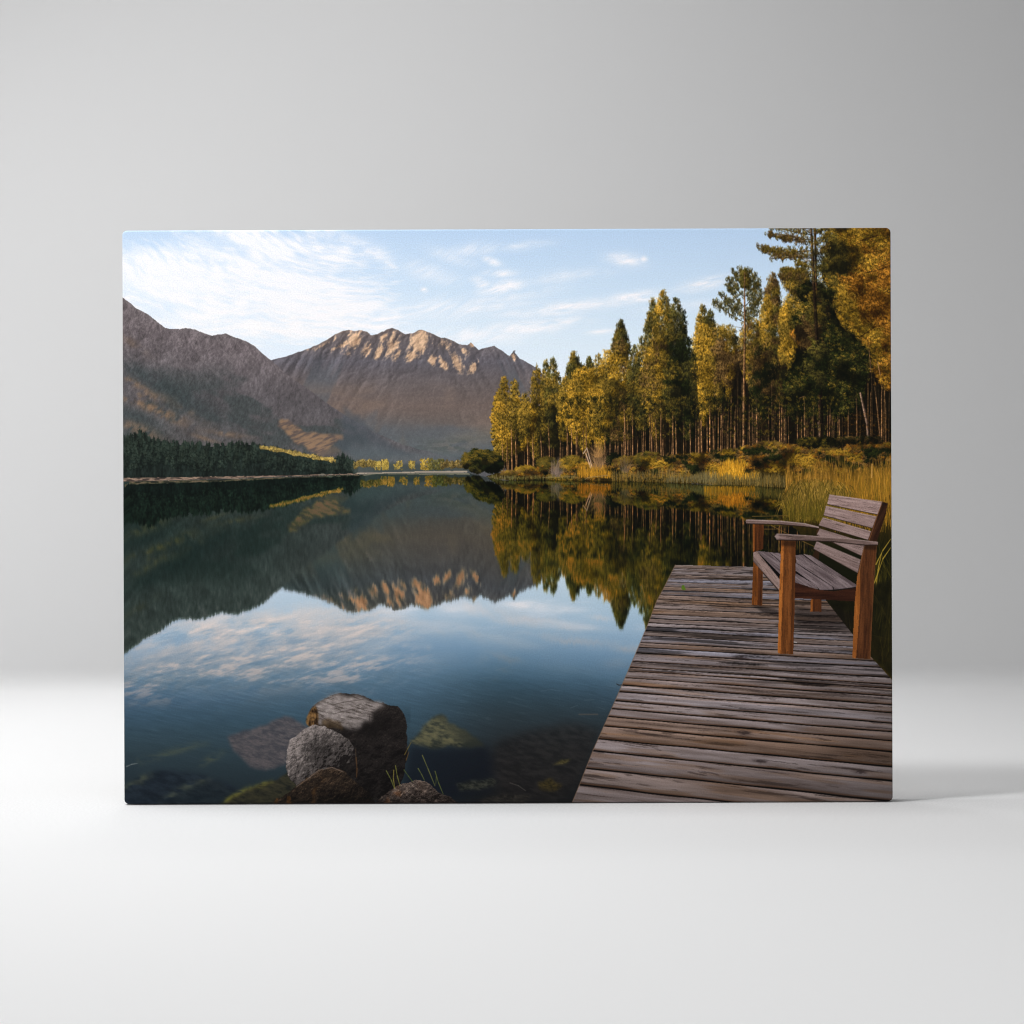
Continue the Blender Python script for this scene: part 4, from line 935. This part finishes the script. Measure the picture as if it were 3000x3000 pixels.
def new_mat(name):
    m = bpy.data.materials.new(name); m.use_nodes = True
    nt = m.node_tree; b = nt.nodes['Principled BSDF']
    return m, nt, b
def canvas_mat():
    m, nt, b = new_mat('inked_canvas')
    uv = nt.nodes.new('ShaderNodeUVMap'); uv.uv_map = 'print'
    tx = nt.nodes.new('ShaderNodeTexImage'); tx.image = ink; tx.extension = 'EXTEND'
    nt.links.new(uv.outputs[0], tx.inputs[0])
    # woven cloth: fine warp and weft threads break up the ink and the surface
    tc = nt.nodes.new('ShaderNodeTexCoord')
    nz = nt.nodes.new('ShaderNodeTexNoise'); nz.inputs['Scale'].default_value = 620; nz.inputs['Detail'].default_value = 2
    nt.links.new(tc.outputs['Object'], nz.inputs['Vector'])
    w1 = nt.nodes.new('ShaderNodeTexWave'); w1.bands_direction = 'X'; w1.inputs['Scale'].default_value = 260; w1.inputs['Distortion'].default_value = 1.5
    w2 = nt.nodes.new('ShaderNodeTexWave'); w2.bands_direction = 'Z'; w2.inputs['Scale'].default_value = 260; w2.inputs['Distortion'].default_value = 1.5
    for w_ in (w1, w2): nt.links.new(tc.outputs['Object'], w_.inputs['Vector'])
    ad = nt.nodes.new('ShaderNodeMath'); ad.operation = 'ADD'
    nt.links.new(w1.outputs['Fac'], ad.inputs[0]); nt.links.new(w2.outputs['Fac'], ad.inputs[1])
    mr = nt.nodes.new('ShaderNodeMapRange'); mr.inputs['From Min'].default_value = .3; mr.inputs['From Max'].default_value = .7
    mr.inputs['To Min'].default_value = INKGAIN*.91; mr.inputs['To Max'].default_value = INKGAIN*1.09
    nt.links.new(nz.outputs['Fac'], mr.inputs['Value'])
    mx = nt.nodes.new('ShaderNodeVectorMath'); mx.operation = 'SCALE'
    nt.links.new(tx.outputs['Color'], mx.inputs[0]); nt.links.new(mr.outputs[0], mx.inputs['Scale'])
    nt.links.new(mx.outputs[0], b.inputs['Base Color'])
    bp = nt.nodes.new('ShaderNodeBump'); bp.inputs['Strength'].default_value = .12; bp.inputs['Distance'].default_value = .0004
    nt.links.new(ad.outputs[0], bp.inputs['Height']); nt.links.new(bp.outputs[0], b.inputs['Normal'])
    b.inputs['Roughness'].default_value = .85; b.inputs['Specular IOR Level'].default_value = .06
    return m
def paper_mat(name, c, scale, amp):
    m, nt, b = new_mat(name)
    tc = nt.nodes.new('ShaderNodeTexCoord')
    nz = nt.nodes.new('ShaderNodeTexNoise'); nz.inputs['Scale'].default_value = scale; nz.inputs['Detail'].default_value = 3; nz.inputs['Roughness'].default_value = .7
    nt.links.new(tc.outputs['Object'], nz.inputs['Vector'])
    mr = nt.nodes.new('ShaderNodeMapRange'); mr.inputs['From Min'].default_value = .25; mr.inputs['From Max'].default_value = .75
    mr.inputs['To Min'].default_value = 1-amp; mr.inputs['To Max'].default_value = 1+amp
    nt.links.new(nz.outputs['Fac'], mr.inputs['Value'])
    mx = nt.nodes.new('ShaderNodeVectorMath'); mx.operation = 'SCALE'; mx.inputs[0].default_value = c
    nt.links.new(mr.outputs[0], mx.inputs['Scale']); nt.links.new(mx.outputs[0], b.inputs['Base Color'])
    b.inputs['Roughness'].default_value = .9; b.inputs['Specular IOR Level'].default_value = .1
    return m
INKGAIN = 1.06
M_INK = canvas_mat()
M_WALL = paper_mat('matt_grey_paint', (.57, .57, .572), 300, .07)
M_FLOOR = paper_mat('matt_white_board', (.83, .83, .832), 300, .10)
M_WOOD, _nt, _b = new_mat('pale_pine')
_w = _nt.nodes.new('ShaderNodeTexNoise'); _w.inputs['Scale'].default_value = 30
_r = _nt.nodes.new('ShaderNodeValToRGB'); _r.color_ramp.elements[0].color = (.42,.29,.16,1); _r.color_ramp.elements[1].color = (.6,.45,.28,1)
_nt.links.new(_w.outputs['Fac'], _r.inputs[0]); _nt.links.new(_r.outputs[0], _b.inputs['Base Color'])

def mesh_obj(name, verts, faces, mat, parent=None, smooth=False):
    me = bpy.data.meshes.new(name); me.from_pydata(verts, [], faces); me.update()
    me.materials.append(mat)
    if smooth:
        for p in me.polygons: p.use_smooth = True
    o = bpy.data.objects.new(name, me); COL.objects.link(o)
    if parent: o.parent = parent
    return o

# -- white floor sheet and the grey wall behind it
WALLY = 2.28
XS = 4.5
floor = mesh_obj('floor', [(-XS,-5,0),(XS,-5,0),(XS,WALLY+.3,0),(-XS,WALLY+.3,0)], [(0,1,2,3)], M_FLOOR); floor['kind'] = 'structure'
wall = mesh_obj('wall', [(-XS,WALLY,0),(XS,WALLY,0),(XS,WALLY,3.6),(-XS,WALLY,3.6),(-XS,WALLY+.1,0),(XS,WALLY+.1,0),(XS,WALLY+.1,3.6),(-XS,WALLY+.1,3.6)],
                [(0,1,2,3),(5,4,7,6),(3,2,6,7),(1,5,6,2),(4,0,3,7)], M_WALL); wall['kind'] = 'structure'

# -- the print
root = bpy.data.objects.new('canvas_print', None); COL.objects.link(root)
root['label'] = 'stretched canvas print of a mountain lake with jetty and bench, standing on white floor'
root['category'] = 'canvas print'
root.empty_display_size = .1
QUAD = [(360.0, 675.5), (2608.0, 667.5), (2616.0, 2348.0), (363.0, 2357.5)]  # TL TR BR BL in picture pixels
def uvof(x, z):
    s = x/BW+.5; t = 1-z/BH
    px = (1-t)*((1-s)*QUAD[0][0]+s*QUAD[1][0])+t*((1-s)*QUAD[3][0]+s*QUAD[2][0])
    py = (1-t)*((1-s)*QUAD[0][1]+s*QUAD[1][1])+t*((1-s)*QUAD[3][1]+s*QUAD[2][1])
    return ((px-PX0)/(PX1-PX0), 1-(py-PY0)/(PY1-PY0))
def outline(inset, r, n=10):
    pts = []
    x1, z1 = BW/2-inset, BH/2-inset; rr = max(r-inset, .0004)
    for cx, cz, a0 in ((x1-rr, z1-rr, 0), (-x1+rr, z1-rr, 90), (-x1+rr, -z1+rr, 180), (x1-rr, -z1+rr, 270)):
        for i in range(n+1):
            a = math.radians(a0+90*i/n); pts.append((cx+rr*math.cos(a), BH/2+cz+rr*math.sin(a)))
    return pts
RC, FL = .0062, .0022
def shell(name, rings, cap, mat):
    """rings: (inset, depth y, uv shrink); cap closes the first ring"""
    v = []; f = []; uvp = []
    for ins, y, shr in rings:
        for x, z in outline(ins, RC):
            v.append((x, y, z)); uvp.append(uvof(x*(1-shr), BH/2+(z-BH/2)*(1-shr)))
    n = len(outline(0, RC))
    for k in range(len(rings)-1):
        for i in range(n):
            j = (i+1) % n
            f.append((k*n+i, k*n+j, (k+1)*n+j, (k+1)*n+i))
    if cap: f.append(tuple(range(n-1, -1, -1)))
    o = mesh_obj(name, v, f, mat, root, True)
    ul = o.data.uv_layers.new(name='print')
    for l in o.data.loops: ul.data[l.index].uv = uvp[l.vertex_index]
    bm = bmesh.new(); bm.from_mesh(o.data); bmesh.ops.recalc_face_normals(bm, faces=bm.faces); bm.to_mesh(o.data); bm.free()
    return o
fr = [(FL, 0.0, 0)]
for i in range(1, 7):
    a = math.pi/2*i/6; fr.append((FL-FL*math.sin(a), FL-FL*math.cos(a), 0))
face = shell('picture_face', fr, True, M_INK)
edge = shell('wrapped_edge', [(0, FL, 0), (0, .02, .03), (0, BT, .06), (.012, BT+.0006, .08)], False, M_INK)
edge['label'] = 'side of the canvas where the picture wraps round the frame'
# stretcher bars behind
bv = []; bf = []
def bar(x0, x1, z0, z1, y0, y1):
    i = len(bv)
    for y in (y0, y1):
        for x, z in ((x0, z0), (x1, z0), (x1, z1), (x0, z1)): bv.append((x, y, z))
    for q in ((0,1,2,3),(7,6,5,4),(0,4,5,1),(1,5,6,2),(2,6,7,3),(3,7,4,0)): bf.append(tuple(i+k for k in q))
e = .003
bar(-BW/2+e, BW/2-e, e, .045, .012, BT-.002); bar(-BW/2+e, BW/2-e, BH-.045, BH-e, .012, BT-.002)
bar(-BW/2+e, -BW/2+.045, .0455, BH-.0455, .012, BT-.002); bar(BW/2-.045, BW/2-e, .0455, BH-.0455, .012, BT-.002)
st = mesh_obj('stretcher_frame', bv, bf, M_WOOD, root)
root.location = (0, 0, .0012)

# -- camera: level with the middle of the print, a hair rolled
cam = bpy.data.cameras.new('camera'); co = bpy.data.objects.new('camera', cam); COL.objects.link(co)
ROLL = math.radians(.215)
# offset of picture centre from print centre, in pixels
ox, oy = 1500-1486.75, 1511.6-1500
co.location = (ox*MPX, -DIST, .0012+BH/2+oy*MPX)
co.rotation_euler = (math.radians(90), ROLL, 0)
cam.sensor_width = 36; cam.lens = 36*DIST/(3000*MPX); cam.clip_end = 50; cam.clip_start = .05
sc_.camera = co
cam.dof.use_dof = True; cam.dof.focus_distance = DIST; cam.dof.aperture_fstop = 1.05   # the wall falls out of focus

# -- light
wd = bpy.data.worlds.new('World'); sc_.world = wd; wd.use_nodes = True
wd.node_tree.nodes['Background'].inputs[0].default_value = (1, 1, 1, 1)
wd.node_tree.nodes['Background'].inputs[1].default_value = WORLD_E
def area(name, loc, aim, sx, sy, power, col=(1,1,1), spread=180):
    l = bpy.data.lights.new(name, 'AREA'); l.shape = 'RECTANGLE'; l.size = sx; l.size_y = sy; l.energy = power; l.color = col; l.spread = math.radians(spread)
    o = bpy.data.objects.new(name, l); COL.objects.link(o); o.location = loc
    o.rotation_euler = (Vector(aim)-Vector(loc)).to_track_quat('-Z', 'Y').to_euler()
    return o
for a in LIGHTS: area(*a)
vs = sc_.view_settings
vs.view_transform = 'Standard'; vs.look = 'None'; vs.exposure = 0; vs.gamma = 1; vs.use_curve_mapping = False
sc_.render.engine = 'CYCLES'
sc_.cycles.use_denoising = True
sc_.cycles.filter_width = 1.15
sc_.cycles.max_bounces = 6
